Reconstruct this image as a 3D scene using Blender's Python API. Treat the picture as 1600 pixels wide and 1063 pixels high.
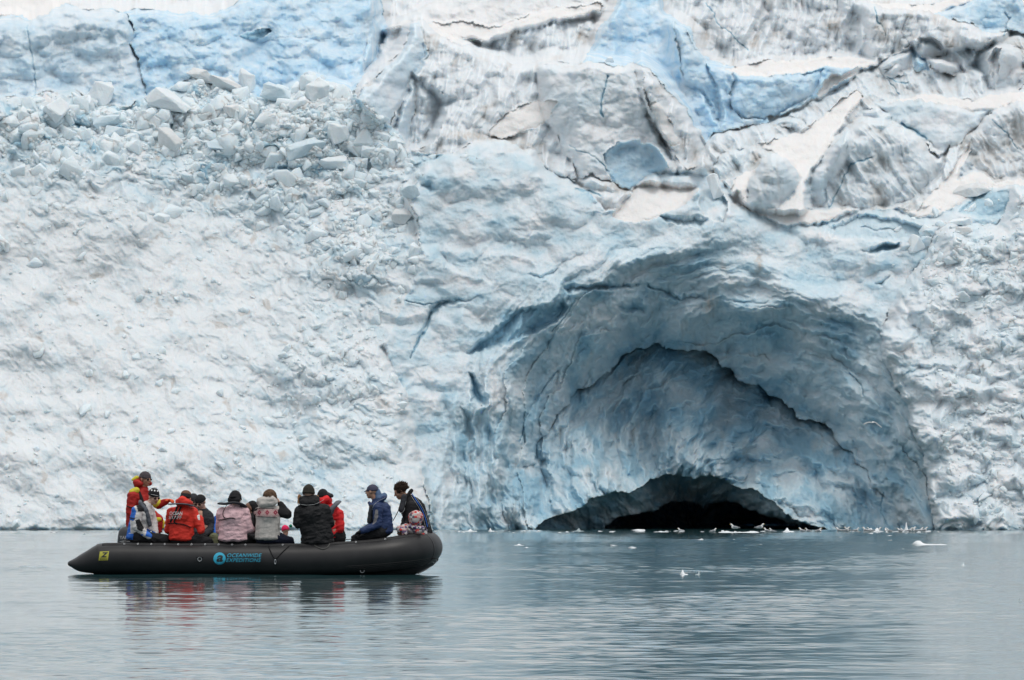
import bpy, bmesh, math, random
import numpy as np
from mathutils import Vector, Matrix, noise as mnoise

# ------------------------------------------------------------------ clear / camera / world / sun
for o in list(bpy.data.objects):
    bpy.data.objects.remove(o)
S = bpy.context.scene
COL = S.collection
R = math.radians
F, HZ, CH = 8889.0, 797.0, 1.0          # focal length in photo pixels, horizon row, eye height (m)

cam_d = bpy.data.cameras.new('camera')
cam = bpy.data.objects.new('camera', cam_d)
COL.objects.link(cam)
cam.location = (0, 0, CH)
cam.rotation_euler = (R(90), 0, 0)
cam_d.sensor_width = 36.0
cam_d.lens = 36.0 * F / 1600.0
cam_d.shift_y = (HZ - 531.5) / 1600.0
cam_d.clip_start = 1.0
cam_d.clip_end = 20000
S.camera = cam

SUN_EL, SUN_AZ = R(66), R(150)           # high, behind the camera and to its right
W = bpy.data.worlds.new('World')
S.world = W
W.use_nodes = True
wn, wl = W.node_tree.nodes, W.node_tree.links
wn.clear()
w_out = wn.new('ShaderNodeOutputWorld')
bg_sky = wn.new('ShaderNodeBackground')
sky = wn.new('ShaderNodeTexSky')
sky.sky_type = 'NISHITA'
sky.sun_disc = False
sky.sun_elevation = SUN_EL
sky.sun_rotation = SUN_AZ
sky.air_density = 1.0
sky.dust_density = 3.0
wl.new(sky.outputs[0], bg_sky.inputs[0])
bg_sky.inputs[1].default_value = 0.055
# cloud deck: soft grey overcast, brighter towards the zenith
bg_cloud = wn.new('ShaderNodeBackground')
tc = wn.new('ShaderNodeTexCoord')
sep = wn.new('ShaderNodeSeparateXYZ')
wl.new(tc.outputs['Generated'], sep.inputs[0])
ramp = wn.new('ShaderNodeValToRGB')
ramp.color_ramp.elements[0].position = 0.0
ramp.color_ramp.elements[0].color = (0.33, 0.37, 0.41, 1)
ramp.color_ramp.elements[1].position = 0.9
ramp.color_ramp.elements[1].color = (1.0, 0.995, 0.985, 1)
wl.new(sep.outputs[2], ramp.inputs[0])
cn = wn.new('ShaderNodeTexNoise')
cn.inputs['Scale'].default_value = 2.5
cn.inputs['Detail'].default_value = 5
wl.new(tc.outputs['Generated'], cn.inputs['Vector'])
cm = wn.new('ShaderNodeMapRange')
cm.inputs[1].default_value = 0.3; cm.inputs[2].default_value = 0.7
cm.inputs[3].default_value = 0.82; cm.inputs[4].default_value = 1.12
wl.new(cn.outputs[0], cm.inputs[0])
cmul = wn.new('ShaderNodeMath'); cmul.operation = 'MULTIPLY'
cmul.inputs[1].default_value = 1.0
wl.new(cm.outputs[0], cmul.inputs[0])
wl.new(ramp.outputs[0], bg_cloud.inputs[0])
wl.new(cmul.outputs[0], bg_cloud.inputs[1])
wmix = wn.new('ShaderNodeMixShader')
wmix.inputs[0].default_value = 0.82
wl.new(bg_sky.outputs[0], wmix.inputs[1])
wl.new(bg_cloud.outputs[0], wmix.inputs[2])
wl.new(wmix.outputs[0], w_out.inputs[0])

sun_d = bpy.data.lights.new('sun', 'SUN')
sun_d.energy = 0.8
sun_d.angle = R(25)
sun_d.color = (1.0, 0.965, 0.92)
sun = bpy.data.objects.new('sun', sun_d)
COL.objects.link(sun)
_az = SUN_AZ
sd = Vector((math.sin(_az) * math.cos(SUN_EL), math.cos(_az) * math.cos(SUN_EL), math.sin(SUN_EL)))
sun.rotation_euler = sd.to_track_quat('Z', 'Y').to_euler()
sun.location = (0, 0, 60)

S.view_settings.view_transform = 'Standard'
S.view_settings.look = 'None'
S.view_settings.gamma = 1
S.view_settings.exposure = 0.29
S.cycles.max_bounces = 8
S.cycles.diffuse_bounces = 5
S.cycles.glossy_bounces = 3
S.cycles.use_denoising = True

# ------------------------------------------------------------------ helpers
def PX(u, v, y):
    """world point that the photo shows at pixel (u, v) when it stands y metres away"""
    return Vector(((u - 800.0) / F * y, y, CH + (HZ - v) / F * y))

def tag(o, label=None, cat=None, group=None, kind=None):
    if label: o['label'] = label
    if cat: o['category'] = cat
    if group: o['group'] = group
    if kind: o['kind'] = kind
    return o

def link(name, me, mat=None, parent=None):
    o = bpy.data.objects.new(name, me)
    COL.objects.link(o)
    if mat is not None and me is not None:
        for m in (mat if isinstance(mat, (list, tuple)) else [mat]):
            me.materials.append(m)
    if parent is not None:
        o.parent = parent
        o.matrix_parent_inverse = Matrix.Translation(-parent.location) if parent.location.length > 0 else Matrix()
    return o

def bm_obj(name, bm, mat=None, parent=None, smooth=True):
    me = bpy.data.meshes.new(name)
    bm.to_mesh(me); bm.free()
    if smooth:
        me.polygons.foreach_set('use_smooth', [True] * len(me.polygons))
    return link(name, me, mat, parent)

def principled(name, col, rough=0.6, spec=0.5, **kw):
    m = bpy.data.materials.new(name); m.use_nodes = True
    b = m.node_tree.nodes['Principled BSDF']
    b.inputs['Base Color'].default_value = (*col, 1)
    b.inputs['Roughness'].default_value = rough
    b.inputs['Specular IOR Level'].default_value = spec
    for k, v in kw.items():
        b.inputs[k].default_value = v
    return m

# numpy gradient noise ---------------------------------------------------------
def _h(ix, iy, s):
    with np.errstate(over='ignore'):
        h = (ix.astype(np.uint32) * np.uint32(374761393) + iy.astype(np.uint32) * np.uint32(668265263) + np.uint32(s * 2654435 + 1013))
        h = (h ^ (h >> np.uint32(13))) * np.uint32(1274126177)
        h = h ^ (h >> np.uint32(16))
        h = h * np.uint32(2246822519)
        h = h ^ (h >> np.uint32(15))
    return (h & np.uint32(0xffffff)).astype(np.float32) / np.float32(16777216.0)

def pn(x, y, s=0):
    x = np.asarray(x, np.float32); y = np.asarray(y, np.float32)
    fx = np.floor(x); fy = np.floor(y)
    ix = fx.astype(np.int64); iy = fy.astype(np.int64)
    dx = x - fx; dy = y - fy
    wx = dx * dx * dx * (dx * (dx * 6 - 15) + 10); wy = dy * dy * dy * (dy * (dy * 6 - 15) + 10)
    def g(a, b, ex, ey):
        t = _h(ix + a, iy + b, s) * 6.2831853
        return np.cos(t) * ex + np.sin(t) * ey
    n0 = g(0, 0, dx, dy) * (1 - wx) + g(1, 0, dx - 1, dy) * wx
    n1 = g(0, 1, dx, dy - 1) * (1 - wx) + g(1, 1, dx - 1, dy - 1) * wx
    return (n0 * (1 - wy) + n1 * wy) * 1.5

def fbm(x, y, s=0, o=4, gain=0.5, lac=2.03):
    t = 0; a = 1.0
    for i in range(o):
        t = t + a * pn(x, y, s + i * 17); a *= gain; x = x * lac + 3.1; y = y * lac + 1.7
    return t

def ridged(x, y, s=0, o=4, gain=0.5):
    t = 0; a = 1.0
    for i in range(o):
        t = t + a * (1 - np.abs(pn(x, y, s + i * 17)) * 1.8); a *= gain; x = x * 2.07 + 3.1; y = y * 2.07 + 1.7
    return t / 1.6

def blocks(x, y, s=0, cap=0.6):
    """faceted lumps: the upper envelope of tilted, flat-topped blocks"""
    fx = np.floor(x); fy = np.floor(y); ix = fx.astype(np.int64); iy = fy.astype(np.int64)
    best = np.full(np.shape(x), -9.0, np.float32)
    for a in (-1, 0, 1):
        for b in (-1, 0, 1):
            cx, cy = ix + a, iy + b
            px = cx + 0.15 + 0.7 * _h(cx, cy, s); py = cy + 0.15 + 0.7 * _h(cx, cy, s + 7)
            dx = x - px; dy = y - py
            th = _h(cx, cy, s + 13) * 6.28
            c, n = np.cos(th), np.sin(th)
            r1 = np.abs(dx * c + dy * n); r2 = np.abs(-dx * n + dy * c) * (0.8 + 0.6 * _h(cx, cy, s + 5)); r3 = np.abs(dx * (c + n) + dy * (n - c)) * 0.72
            d = np.maximum(np.maximum(r1, r2), r3)
            g1 = (_h(cx, cy, s + 19) - .5) * 1.1; g2 = (_h(cx, cy, s + 23) - .5) * 1.1
            hgt = 0.45 + 0.55 * _h(cx, cy, s + 29)
            q = np.minimum(hgt * cap + g1 * dx + g2 * dy, hgt * 1.6 - d * 2.1)
            best = np.maximum(best, q)
    return np.maximum(best, -0.35)

def sstep(a, b, x):
    t = np.clip((x - a) / (b - a), 0, 1)
    return t * t * (3 - 2 * t)
# ------------------------------------------------------------------ glacier front
def spaced(stops):
    out = []
    for a, b, st in stops:
        n = max(1, int(round((b - a) / st)))
        out.append(np.linspace(a, b, n, endpoint=False))
    return np.concatenate(out + [[stops[-1][1]]]).astype(np.float32)

Us = spaced([(-1500, -420, 40), (-420, -60, 8), (-60, 1660, 1.35), (1660, 2000, 8), (2000, 3100, 40)])
Vs = spaced([(-700, -160, 20), (-160, -30, 5), (-30, 842, 1.3)])
U, V = np.meshgrid(Us, Vs)
NV, NU = U.shape
# gentle warp so that no outline is a ruled line
WU = U + 7 * fbm(U / 60, V / 60, 101, 3) + 2.2 * fbm(U / 11, V / 11, 111, 2)
WV = V + 7 * fbm(U / 60, V / 60, 202, 3) + 2.2 * fbm(U / 11, V / 11, 212, 2)

D = np.full(U.shape, 75.0, np.float32)      # metres behind the 284 m line
BL = np.zeros(U.shape, np.float32)          # how blue / clear the ice is
DI = np.zeros(U.shape, np.float32)          # dirt carried in the ice
SN = np.zeros(U.shape, np.float32)          # fresh snow
LIT = np.zeros(U.shape, np.float32)          # vivid blue of the upper walls, sunlit lightness put into the colour
RZ = np.zeros(U.shape, np.float32)          # small relief, towards the viewer

def sdf(poly, u, v):
    """distance inside (+) / outside (-) a polygon"""
    P = np.array(poly, np.float32)
    n = len(P)
    d2 = np.full(u.shape, 1e12, np.float32)
    ins = np.zeros(u.shape, bool)
    for i in range(n):
        a, b = P[i], P[(i + 1) % n]
        ex, ey = b - a
        wx, wy = u - a[0], v - a[1]
        t = np.clip((wx * ex + wy * ey) / (ex * ex + ey * ey + 1e-9), 0, 1)
        d2 = np.minimum(d2, (wx - ex * t) ** 2 + (wy - ey * t) ** 2)
        if abs(ey) > 1e-6:
            c = ((a[1] <= v) & (b[1] > v)) | ((b[1] <= v) & (a[1] > v))
            xi = a[0] + (v - a[1]) / ey * ex
            ins ^= c & (u < xi)
    return np.where(ins, 1, -1) * np.sqrt(d2)

def surf(style, u, v, seed, amp):
    """relief (m, towards the viewer) and extra dirt / blue for a style of ice"""
    z = np.zeros(u.shape, np.float32); di = z.copy(); bl = z.copy()
    if style == 'flute':
        lean = 0.25
        x = u + v * lean
        f = ridged((x + 7 * fbm(u / 40, v / 60, seed + 3, 2)) / 27, v / 130, seed, 3, 0.42)
        z = (f - .6) * .9 + 0.6 * blocks(u / 52, v / 40, seed + 9) + .7 * fbm(u / 60, v / 60, seed + 1, 3) + .28 * blocks(u / 17, v / 15, seed + 12)
        di = sstep(.05, .75, -f * .5 + .55 + .55 * fbm(u / 38, v / 26, seed + 5, 3) + .25 * pn(x / 4, v / 40, seed + 8))
        di = di * sstep(-.15, .35, fbm(u / 75, v / 50, seed + 66, 3))
    elif style == 'fluteR':
        x = u - v * .55
        f = ridged((x + 8 * fbm(u / 40, v / 40, seed + 3, 2)) / 34, v / 150, seed, 3, 0.42)
        z = (f - .6) * 1.0 + .5 * fbm(u / 60, v / 60, seed + 1, 4) + .35 * blocks(u / 50, v / 40, seed + 9) + .25 * blocks(u / 17, v / 15, seed + 12)
        di = sstep(.1, .8, -f * .5 + .5 + .5 * fbm(u / 45, v / 30, seed + 5, 3) + .2 * pn(x / 5, v / 40, seed + 8))
    elif style == 'smooth':
        z = .5 * fbm(u / 90, v / 90, seed, 3, .5) + .35 * ridged(u / 70 + v / 110, v / 60 - u / 160, seed + 4, 3, .42) + .45 * blocks(u / 44, v / 33, seed + 9) + .16 * blocks(u / 19, v / 15, seed + 10) + .03 * fbm(u / 9, v / 9, seed + 2, 2)
        bl = .35 * fbm(u / 80, v / 45, seed + 5, 4)
        di = .35 * sstep(.25, .8, fbm(u / 14, v / 80, seed + 6, 3))
    elif style == 'lumps':
        a, b = u + 9 * fbm(u / 36, v / 36, seed + 2, 2), v + 9 * fbm(u / 36, v / 36, seed + 3, 2)
        bw = lambda k, q: np.sqrt(pn(a / k, b / (k * .85), q) ** 2 + .012)
        z = 2.6 * bw(95, seed) + .9 * bw(46, seed + 20) + .25 * bw(20, seed + 40) + .9 * blocks(a / 55, b / 42, seed + 60) + .5 * blocks(a / 24, b / 19, seed + 61) + .3 * fbm(a / 22, b / 18, seed + 9, 4, .55)
        bl = .45 * fbm(a / 50, b / 34, seed + 5, 4)
        di = sstep(.45, .9, fbm(u / 30, v / 30, seed + 6, 4))
    elif style == 'snow':
        z = .35 * fbm(u / 70, v / 40, seed, 3) + .04 * fbm(u / 9, v / 9, seed + 1, 2)
    elif style == 'chunk':
        a, b = u + 6 * fbm(u / 30, v / 30, seed + 2, 2), v + 6 * fbm(u / 30, v / 30, seed + 3, 2)
        rg = .7 * sstep(0, .6, fbm(u / 95, v / 95, seed + 8, 2))
        z = 1.9 * blocks(a / 85, b / 62, seed) + rg * (.9 * blocks(a / 30, b / 24, seed + 30) + .3 * blocks(a / 12, b / 10, seed + 60)) + 1.1 * fbm(u / 120, v / 120, seed + 4, 3) + .3 * fbm(a / 26, b / 18, seed + 44, 3, .45)
        bl = .5 * fbm(a / 50, b / 30, seed + 5, 4)
        di = sstep(.45, .9, fbm(u / 30, v / 30, seed + 6, 4))
    return z * amp, di, bl

def layer(poly, d, slope=.03, xs=0.0, style='smooth', amp=1.0, blue=.3, dirt=.2, snow=0.0, crest=(1.5, 5.0), vref=None, seed=1, edge_dirt=0.0, soft=9.0, side=0.0, mg=1.5, up=0.0, sub=False):
    P = np.array(poly, np.float32)
    u0, v0 = P.min(0) - 25; u1, v1 = P.max(0) + 25
    i0, i1 = np.searchsorted(Us, u0), np.searchsorted(Us, u1)
    j0, j1 = np.searchsorted(Vs, v0), np.searchsorted(Vs, v1)
    sl = (slice(j0, j1), slice(i0, i1))
    s = sdf(poly, WU[sl], WV[sl])
    m = s > 0
    u, v = U[sl], V[sl]
    z, di, bl = surf(style, u, v, seed * 31, amp)
    if vref is None: vref = P[:, 1].max()
    s0 = sdf(poly, U[sl], V[sl])
    gv = np.gradient(s0, Vs[sl[0]], axis=0); gu = np.abs(np.gradient(s0, Us[sl[1]], axis=1))
    top = sstep(-.35, .45, gv)
    dd = d + slope * (vref - v) + xs * (u - P[:, 0].mean()) + (.25 + .75 * top) * crest[0] * np.exp(-np.maximum(s, 0) / crest[1])
    if up:
        # a serac: stands proud at its top edge and runs out into the slope at its foot
        rows = V[sl]; big = 1e6
        vt = np.where(m, rows, big).min(0); vb = np.where(m, rows, -big).max(0)
        ok = m.any(0)
        if ok.any():
            n_ = np.arange(len(ok)); vt = np.interp(n_, n_[ok], vt[ok]); vb = np.interp(n_, n_[ok], vb[ok])
            w_ = 25; kr = np.hanning(w_ + 2)[1:-1]; kr /= kr.sum()
            vt = np.convolve(np.pad(vt, w_ // 2, 'edge'), kr, 'valid').astype(np.float32); vb = np.convolve(np.pad(vb, w_ // 2, 'edge'), kr, 'valid').astype(np.float32)
        Hc = np.maximum(vb - vt, 1.0)[None, :]; t = np.clip((rows - vt[None, :]) / Hc, 0, 1)
        pr = up * (.040 * np.minimum(Hc, 170) + 1.0) * (1 - t) * np.clip(sstep(-2, 12, s) + .3, 0, 1)
        under = D[sl] if sub else BUP(rows)
        dd = under - pr + xs * (u - P[:, 0].mean()) + (.2 + .8 * top) * crest[0] * .7 * np.exp(-np.maximum(s, 0) / crest[1])
    elif sub: dd = D[sl] - .3
    elif style == 'snow' and seed != 60: dd = BUP(v) - (1.2 if seed in (49, 50) else 3.0)
    D[sl] = np.where(m, dd, D[sl])
    k = .25 + .75 * sstep(0, 7, s)
    RZ[sl] = np.where(m, z * k, RZ[sl])
    BL[sl] = np.where(m, np.clip(blue + bl * (.4 + blue), 0, 1), BL[sl])
    e = edge_dirt * np.exp(-np.maximum(s, 0) / 3.0) * sstep(-.2, .4, fbm(u / 20, v / 20, seed + 400, 2)) if edge_dirt else 0
    DI[sl] = np.where(m, np.clip(dirt * di * 1.15 + .8 * e, 0, 1), DI[sl])
    SN[sl] = np.where(m, snow, SN[sl])
    LIT[sl] = np.where(m, {6: .6, 7: 1, 8: .75, 9: .8, 13: 1, 14: .95, 15: .45, 17: 1, 21: .25, 23: .25, 36: .8, 26: .5}.get(seed, 0), LIT[sl])  # how strongly each wall takes the painted sunlit blue

def BUP(v): return 14 + .062 * (340 - v) + .12 * np.maximum(0, -40 - v)
# far ice field behind everything
z, di, _ = surf('flute', U, V, 5, 1.0)
RZ[:] = z
D[:] = BUP(V) + 1.0
DI[:] = .95 * di; BL[:] = .12
SNOW = dict(style='snow', blue=0, dirt=0, snow=1.0, amp=1.0)
L = layer
L([(590,75),(600,48),(630,25),(700,-5),(760,-60),(980,-60),(960,40),(915,100),(880,120),(760,110),(640,120),(590,110)], 62, .05, style='smooth', blue=.12, dirt=.5, snow=.4, seed=2, edge_dirt=.5, up=0.5)
L([(600,44),(640,34),(700,36),(780,42),(850,20),(930,2),(940,8),(860,40),(800,52),(760,62),(700,56),(650,52)], 60, .12, seed=3, **SNOW)
L([(760,62),(800,50),(860,38),(925,22),(925,110),(800,110),(690,80)], 58, .03, style='flute', blue=.15, dirt=.9, seed=4, edge_dirt=.5, up=0.6)
L([(1340,30),(1345,4),(1400,4),(1450,10),(1520,-20),(1660,-60),(1660,70),(1400,60)], 68, .10, seed=5, **SNOW)
L([(1430,40),(1470,18),(1510,6),(1570,-14),(1590,-16),(1600,10),(1640,30),(1640,90),(1430,90)], 64, .03, blue=.5, dirt=.1, seed=6, up=1)
# blue wall behind the middle ridge
L([(902,120),(915,90),(930,45),(955,15),(975,-20),(1000,-120),(1040,-120),(1036,15),(1080,45),(1090,80),(1130,100),(1260,104),(1345,92),(1385,130),(1330,190),(1250,215),(1105,225),(902,165)], 57, .02, style='smooth', blue=.88, dirt=.02, amp=1.2, seed=7, up=1)
L([(1052,34),(1070,42),(1085,75),(1100,88),(1120,140),(1130,175),(1120,198),(1100,160),(1068,120),(1055,70)], 57, .01, xs=.05, style='smooth', blue=.55, dirt=0, seed=8, crest=(1.5,6), sub=True, up=0.35)
L([(1150,110),(1200,118),(1290,112),(1270,150),(1210,185),(1160,190),(1135,150)], 57.5, .02, blue=.62, dirt=0, seed=9, sub=True, up=0.3)
# right fluted wall
L([(1031,-200),(1300,-120),(1345,2),(1400,14),(1450,20),(1500,36),(1560,50),(1640,70),(1900,60),(1900,230),(1350,150),(1370,94),(1340,98),(1280,100),(1210,103),(1150,100),(1118,92),(1096,84),(1086,66),(1082,46),(1060,32),(1036,16)], 50, .07, style='flute', blue=.14, dirt=.75, seed=10, amp=1.2, edge_dirt=.5, up=1)
L([(1132,106),(1160,100),(1200,92),(1290,89),(1372,92),(1350,102),(1280,110),(1210,117),(1160,115)], 56, .14, seed=11, **SNOW)
L([(1272,152),(1290,130),(1318,113),(1345,101),(1354,108),(1320,122),(1298,140),(1284,160)], 54, .12, seed=12, **SNOW)
L([(1282,160),(1298,141),(1320,124),(1354,110),(1358,130),(1335,165),(1310,182)], 55, .02, blue=.75, dirt=0, seed=13, up=0.8)
# left blue wall
L([(-1500,10),(0,27),(50,28),(90,14),(170,14),(200,22),(240,18),(290,22),(330,20),(365,10),(385,-2),(420,-80),(560,-110),(585,-20),(600,12),(602,50),(590,90),(575,115),(570,250),(-1500,280)], 30, .03, style='smooth', blue=.72, dirt=.03, amp=1.4, seed=14, crest=(2.5,7), up=1.1)
L([(-1500,10),(0,27),(40,31),(60,24),(93,10),(100,6),(120,12),(170,14),(196,25),(204,45),(200,70),(214,92),(228,135),(225,170),(150,210),(-1500,260)], 27, .035, style='smooth', blue=.30, dirt=.22, amp=1.2, seed=15, edge_dirt=.6, crest=(2.5,7), sub=True, up=0.35)
L([(370,52),(385,45),(415,40),(425,45),(405,58),(380,60)], 37, .0, blue=.98, dirt=0, seed=16, crest=(-1.5,5), sub=True, up=-0.5)
L([(575,60),(588,30),(600,14),(601,50),(590,92),(578,110),(570,95)], 36.5, .0, blue=.85, dirt=0, seed=17, sub=True, up=0.2)
L([(-1500,-60),(60,-14),(112,4),(96,10),(80,22),(45,29),(0,24),(-1500,4)], 30, .16, seed=18, **SNOW)
# middle ridge
L([(540,160),(575,118),(605,100),(625,85),(634,58),(643,33),(662,30),(680,42),(700,60),(750,80),(800,96),(880,98),(985,98),(1000,104),(1025,116),(1045,140),(1070,165),(1090,200),(1105,240),(1120,262),(1150,290),(1140,370),(540,370)], 24, .045, style='flute', blue=.16, dirt=.62, seed=20, vref=300, edge_dirt=.3, up=1)
L([(640,40),(655,34),(668,80),(660,110),(640,130),(610,190),(600,230),(560,230),(545,165),(600,112),(628,85)], 24, .035, xs=.03, style='smooth', blue=.34, dirt=.05, seed=21, sub=True, up=0.35)
L([(598,235),(612,190),(632,135),(646,113),(662,126),(700,146),(722,152),(700,165),(690,200),(660,230),(635,242)], 23.5, .045, style='flute', blue=.18, dirt=.35, seed=22, crest=(2.5,6), up=1)
L([(600,232),(618,185),(636,132),(648,120),(652,165),(642,215),(625,238)], 22.8, .04, xs=.04, style='smooth', blue=.32, dirt=0.05, seed=23, sub=True, up=0.5)
L([(838,103),(900,101),(985,98),(1002,140),(1016,185),(1040,230),(1060,258),(1050,300),(920,300),(888,240),(855,185)], 21.5, .02, xs=.01, style='smooth', blue=.2, dirt=.55, amp=.8, seed=24, crest=(1.5,5), edge_dirt=.4, sub=True, up=0.6)
L([(1000,110),(1030,125),(1050,148),(1078,180),(1098,225),(1108,250),(1075,262),(1050,235),(1022,185),(1008,140)], 19.5, .03, xs=.12, style='flute', blue=.16, dirt=.7, seed=25, edge_dirt=.4, sub=True, up=0.5)
L([(940,240),(965,228),(1000,216),(1022,226),(1036,246),(1052,295),(960,300)], 20.5, .0, style='smooth', blue=.75, dirt=.05, amp=.6, seed=26, crest=(-1.2,5), sub=True, up=-0.15)
L([(765,215),(778,190),(800,172),(840,158),(872,162),(868,178),(836,194),(800,212),(780,222)], 24.3, 0.07, seed=27, **SNOW, sub=True, up=0)
L([(1015,165),(1035,160),(1052,190),(1062,222),(1050,232),(1032,200)], 22, 0.05, xs=.05, seed=28, **SNOW, sub=True, up=0)
# right-hand complex of fins, domes and snow
L([(1100,225),(1112,204),(1180,200),(1250,168),(1285,150),(1318,132),(1345,104),(1372,98),(1390,88),(1420,72),(1440,60),(1460,58),(1485,72),(1520,70),(1570,55),(1900,50),(1900,430),(1100,430)], 28, .06, style='fluteR', blue=.22, dirt=.55, seed=30, vref=330, edge_dirt=.3, up=0.35)
for k, q in enumerate([[(1372,98),(1392,86),(1425,72),(1428,108),(1400,116),(1378,112)], [(1432,62),(1458,58),(1482,72),(1484,84),(1452,88),(1434,78)], [(1432,85),(1450,92),(1450,112),(1434,110)], [(1455,90),(1500,98),(1512,118),(1470,120),(1454,108)], [(1384,118),(1400,100),(1408,104),(1410,118),(1394,126)]]):
    L(q, 36 - k * .6, .05, xs=.04, style='smooth', blue=.12, dirt=.5, amp=.6, seed=31 + k, crest=(1.8,3.5), sub=True, up=1.2)
L([(1424,75),(1434,78),(1450,90),(1452,112),(1432,110),(1428,90)], 39, 0, blue=.85, dirt=0, seed=36, sub=True, up=-0.5)
L([(1512,108),(1528,88),(1556,66),(1570,68),(1592,78),(1604,110),(1600,140),(1540,146),(1530,120)], 25, .04, style='smooth', blue=.2, dirt=.5, seed=37, crest=(2.5,5), edge_dirt=.5, up=1.2)
L([(1546,132),(1550,100),(1558,78),(1568,80),(1563,110),(1556,134)], 26, .0, style='flute', blue=.1, dirt=1.6, seed=38, crest=(-1.5,3), sub=True, up=-0.6)
L([(1120,330),(1150,280),(1175,235),(1225,215),(1270,190),(1318,150),(1345,140),(1350,150),(1320,190),(1290,240),(1256,285),(1262,330),(1290,350),(1200,356),(1140,345)], 17, 0.075, seed=39, **SNOW)
L([(1112,260),(1130,235),(1190,232),(1215,240),(1180,262),(1150,280),(1120,282)], 23, .06, style='fluteR', blue=.3, dirt=.7, seed=40, edge_dirt=.5, sub=True, up=0.6)
L([(1200,182),(1250,186),(1268,196),(1250,208),(1200,200)], 24, .05, style='flute', blue=.3, dirt=.9, seed=41, edge_dirt=.8, sub=True, up=0.6)
L([(1380,160),(1440,150),(1500,152),(1560,142),(1900,135),(1900,165),(1580,162),(1550,170),(1480,164),(1420,160)], 27, 0.12, seed=42, **SNOW)
L([(1368,160),(1400,158),(1440,158),(1500,166),(1552,170),(1530,200),(1500,226),(1470,234),(1430,208),(1392,192)], 24, .015, style='smooth', blue=.26, dirt=.35, amp=.7, seed=43, edge_dirt=.9, crest=(.8,3), sub=True, up=0.6)
L([(1260,332),(1256,300),(1276,262),(1304,226),(1332,202),(1345,192),(1378,190),(1402,198),(1440,214),(1462,240),(1482,226),(1468,268),(1444,306),(1400,326),(1330,332)], 17.5, .05, style='fluteR', blue=.22, dirt=.5, seed=44, crest=(2.5,6), amp=.8, edge_dirt=.5, up=1.1)
L([(1262,326),(1260,296),(1280,262),(1306,226),(1330,204),(1322,240),(1300,280),(1290,325)], 17.2, .04, xs=-.06, style='smooth', blue=.32, dirt=.4, seed=45, sub=True, up=0.5)
L([(1344,178),(1372,168),(1392,176),(1398,194),(1376,206),(1350,196)], 24, .04, style='smooth', blue=.25, dirt=.6, seed=46, crest=(2,5), sub=True, up=1.2)
L([(1166,322),(1168,290),(1184,256),(1204,240),(1226,242),(1246,262),(1250,282),(1240,302),(1214,324)], 18.5, .045, style='smooth', blue=.25, dirt=.8, seed=47, crest=(4,9), edge_dirt=.4, sub=True, up=1.3)
L([(1484,292),(1498,236),(1528,196),(1560,166),(1590,155),(1900,140),(1900,300),(1560,284),(1520,270)], 20, .05, style='fluteR', blue=.2, dirt=.6, seed=48, crest=(3,7), edge_dirt=.6, up=1.1)
L([(1425,336),(1460,300),(1492,252),(1520,222),(1512,252),(1490,278),(1530,268),(1556,284),(1900,268),(1900,290),(1540,300),(1500,326)], 16.5, 0.08, seed=49, **SNOW)
L([(1120,322),(1150,300),(1168,322),(1262,328),(1330,334),(1430,326),(1470,318),(1470,345),(1300,360),(1180,360)], 16, 0.06, seed=50, **SNOW)
# front wall with the cave
FW = [(560,400),(600,330),(645,280),(690,242),(740,226),(790,222),(830,236),(862,262),(900,282),(960,302),(990,288),(1010,278),(1050,266),(1062,262),(1100,262),(1130,285),(1155,325),(1200,340),(1230,352),(1290,346),(1345,330),(1400,328),(1450,338),(1500,318),(1550,292),(1900,270),(3100,250),(3100,860),(560,860)]
L(FW, 3.0, .018, style='chunk', amp=.42, blue=.40, dirt=.12, seed=51, vref=830, crest=(3.0,8), edge_dirt=.5)

# ---- cave
CU, CV = 1080.0, 834.0
th = np.arctan2(CV - WV, WU - CU)            # 0 right .. pi left
rr = np.hypot(WU - CU, WV - CV)
def arch(pts):
    a = np.array(pts, np.float32)
    t = np.arctan2(CV - a[:, 1], a[:, 0] - CU); r = np.hypot(a[:, 0] - CU, a[:, 1] - CV)
    k = np.argsort(t)
    return np.interp(th, t[k], r[k]).astype(np.float32)
A0 = arch([(1456,830),(1450,770),(1425,650),(1350,505),(1220,425),(1080,395),(950,405),(830,470),(745,590),(700,700),(690,830)])
_jag = 20 * fbm(th * 2.6, rr / 400, 881, 4, .5)
A1 = _jag + arch([(1400,830),(1380,770),(1330,720),(1275,676),(1215,622),(1150,585),(1100,560),(1060,548),(1015,548),(960,568),(900,612),(860,665),(828,730),(800,830)])
A2 = arch([(1292,830),(1262,818),(1232,800),(1190,775),(1140,756),(1085,743),(1038,745),(985,768),(910,790),(838,830)])
A3 = arch([(1286,832),(1245,815),(1185,803),(1100,797),(1030,801),(945,832)])
inw = (th > -0.15) & (th < 3.3) & (rr < A0 + 60)
inw &= sdf(FW, WU, WV) > 0
t1 = np.clip((A0 - rr) / np.maximum(A0 - A1, 1), 0, 1)
t2 = np.clip((A1 - rr) / np.maximum(A1 - A2, 1), 0, 1)
t3 = np.clip((A2 - rr) / np.maximum(A2 - A3, 1), 0, 1)
left = sstep(1.4, 2.6, th)
base = 3.0 + .018 * (830 - V)
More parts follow.
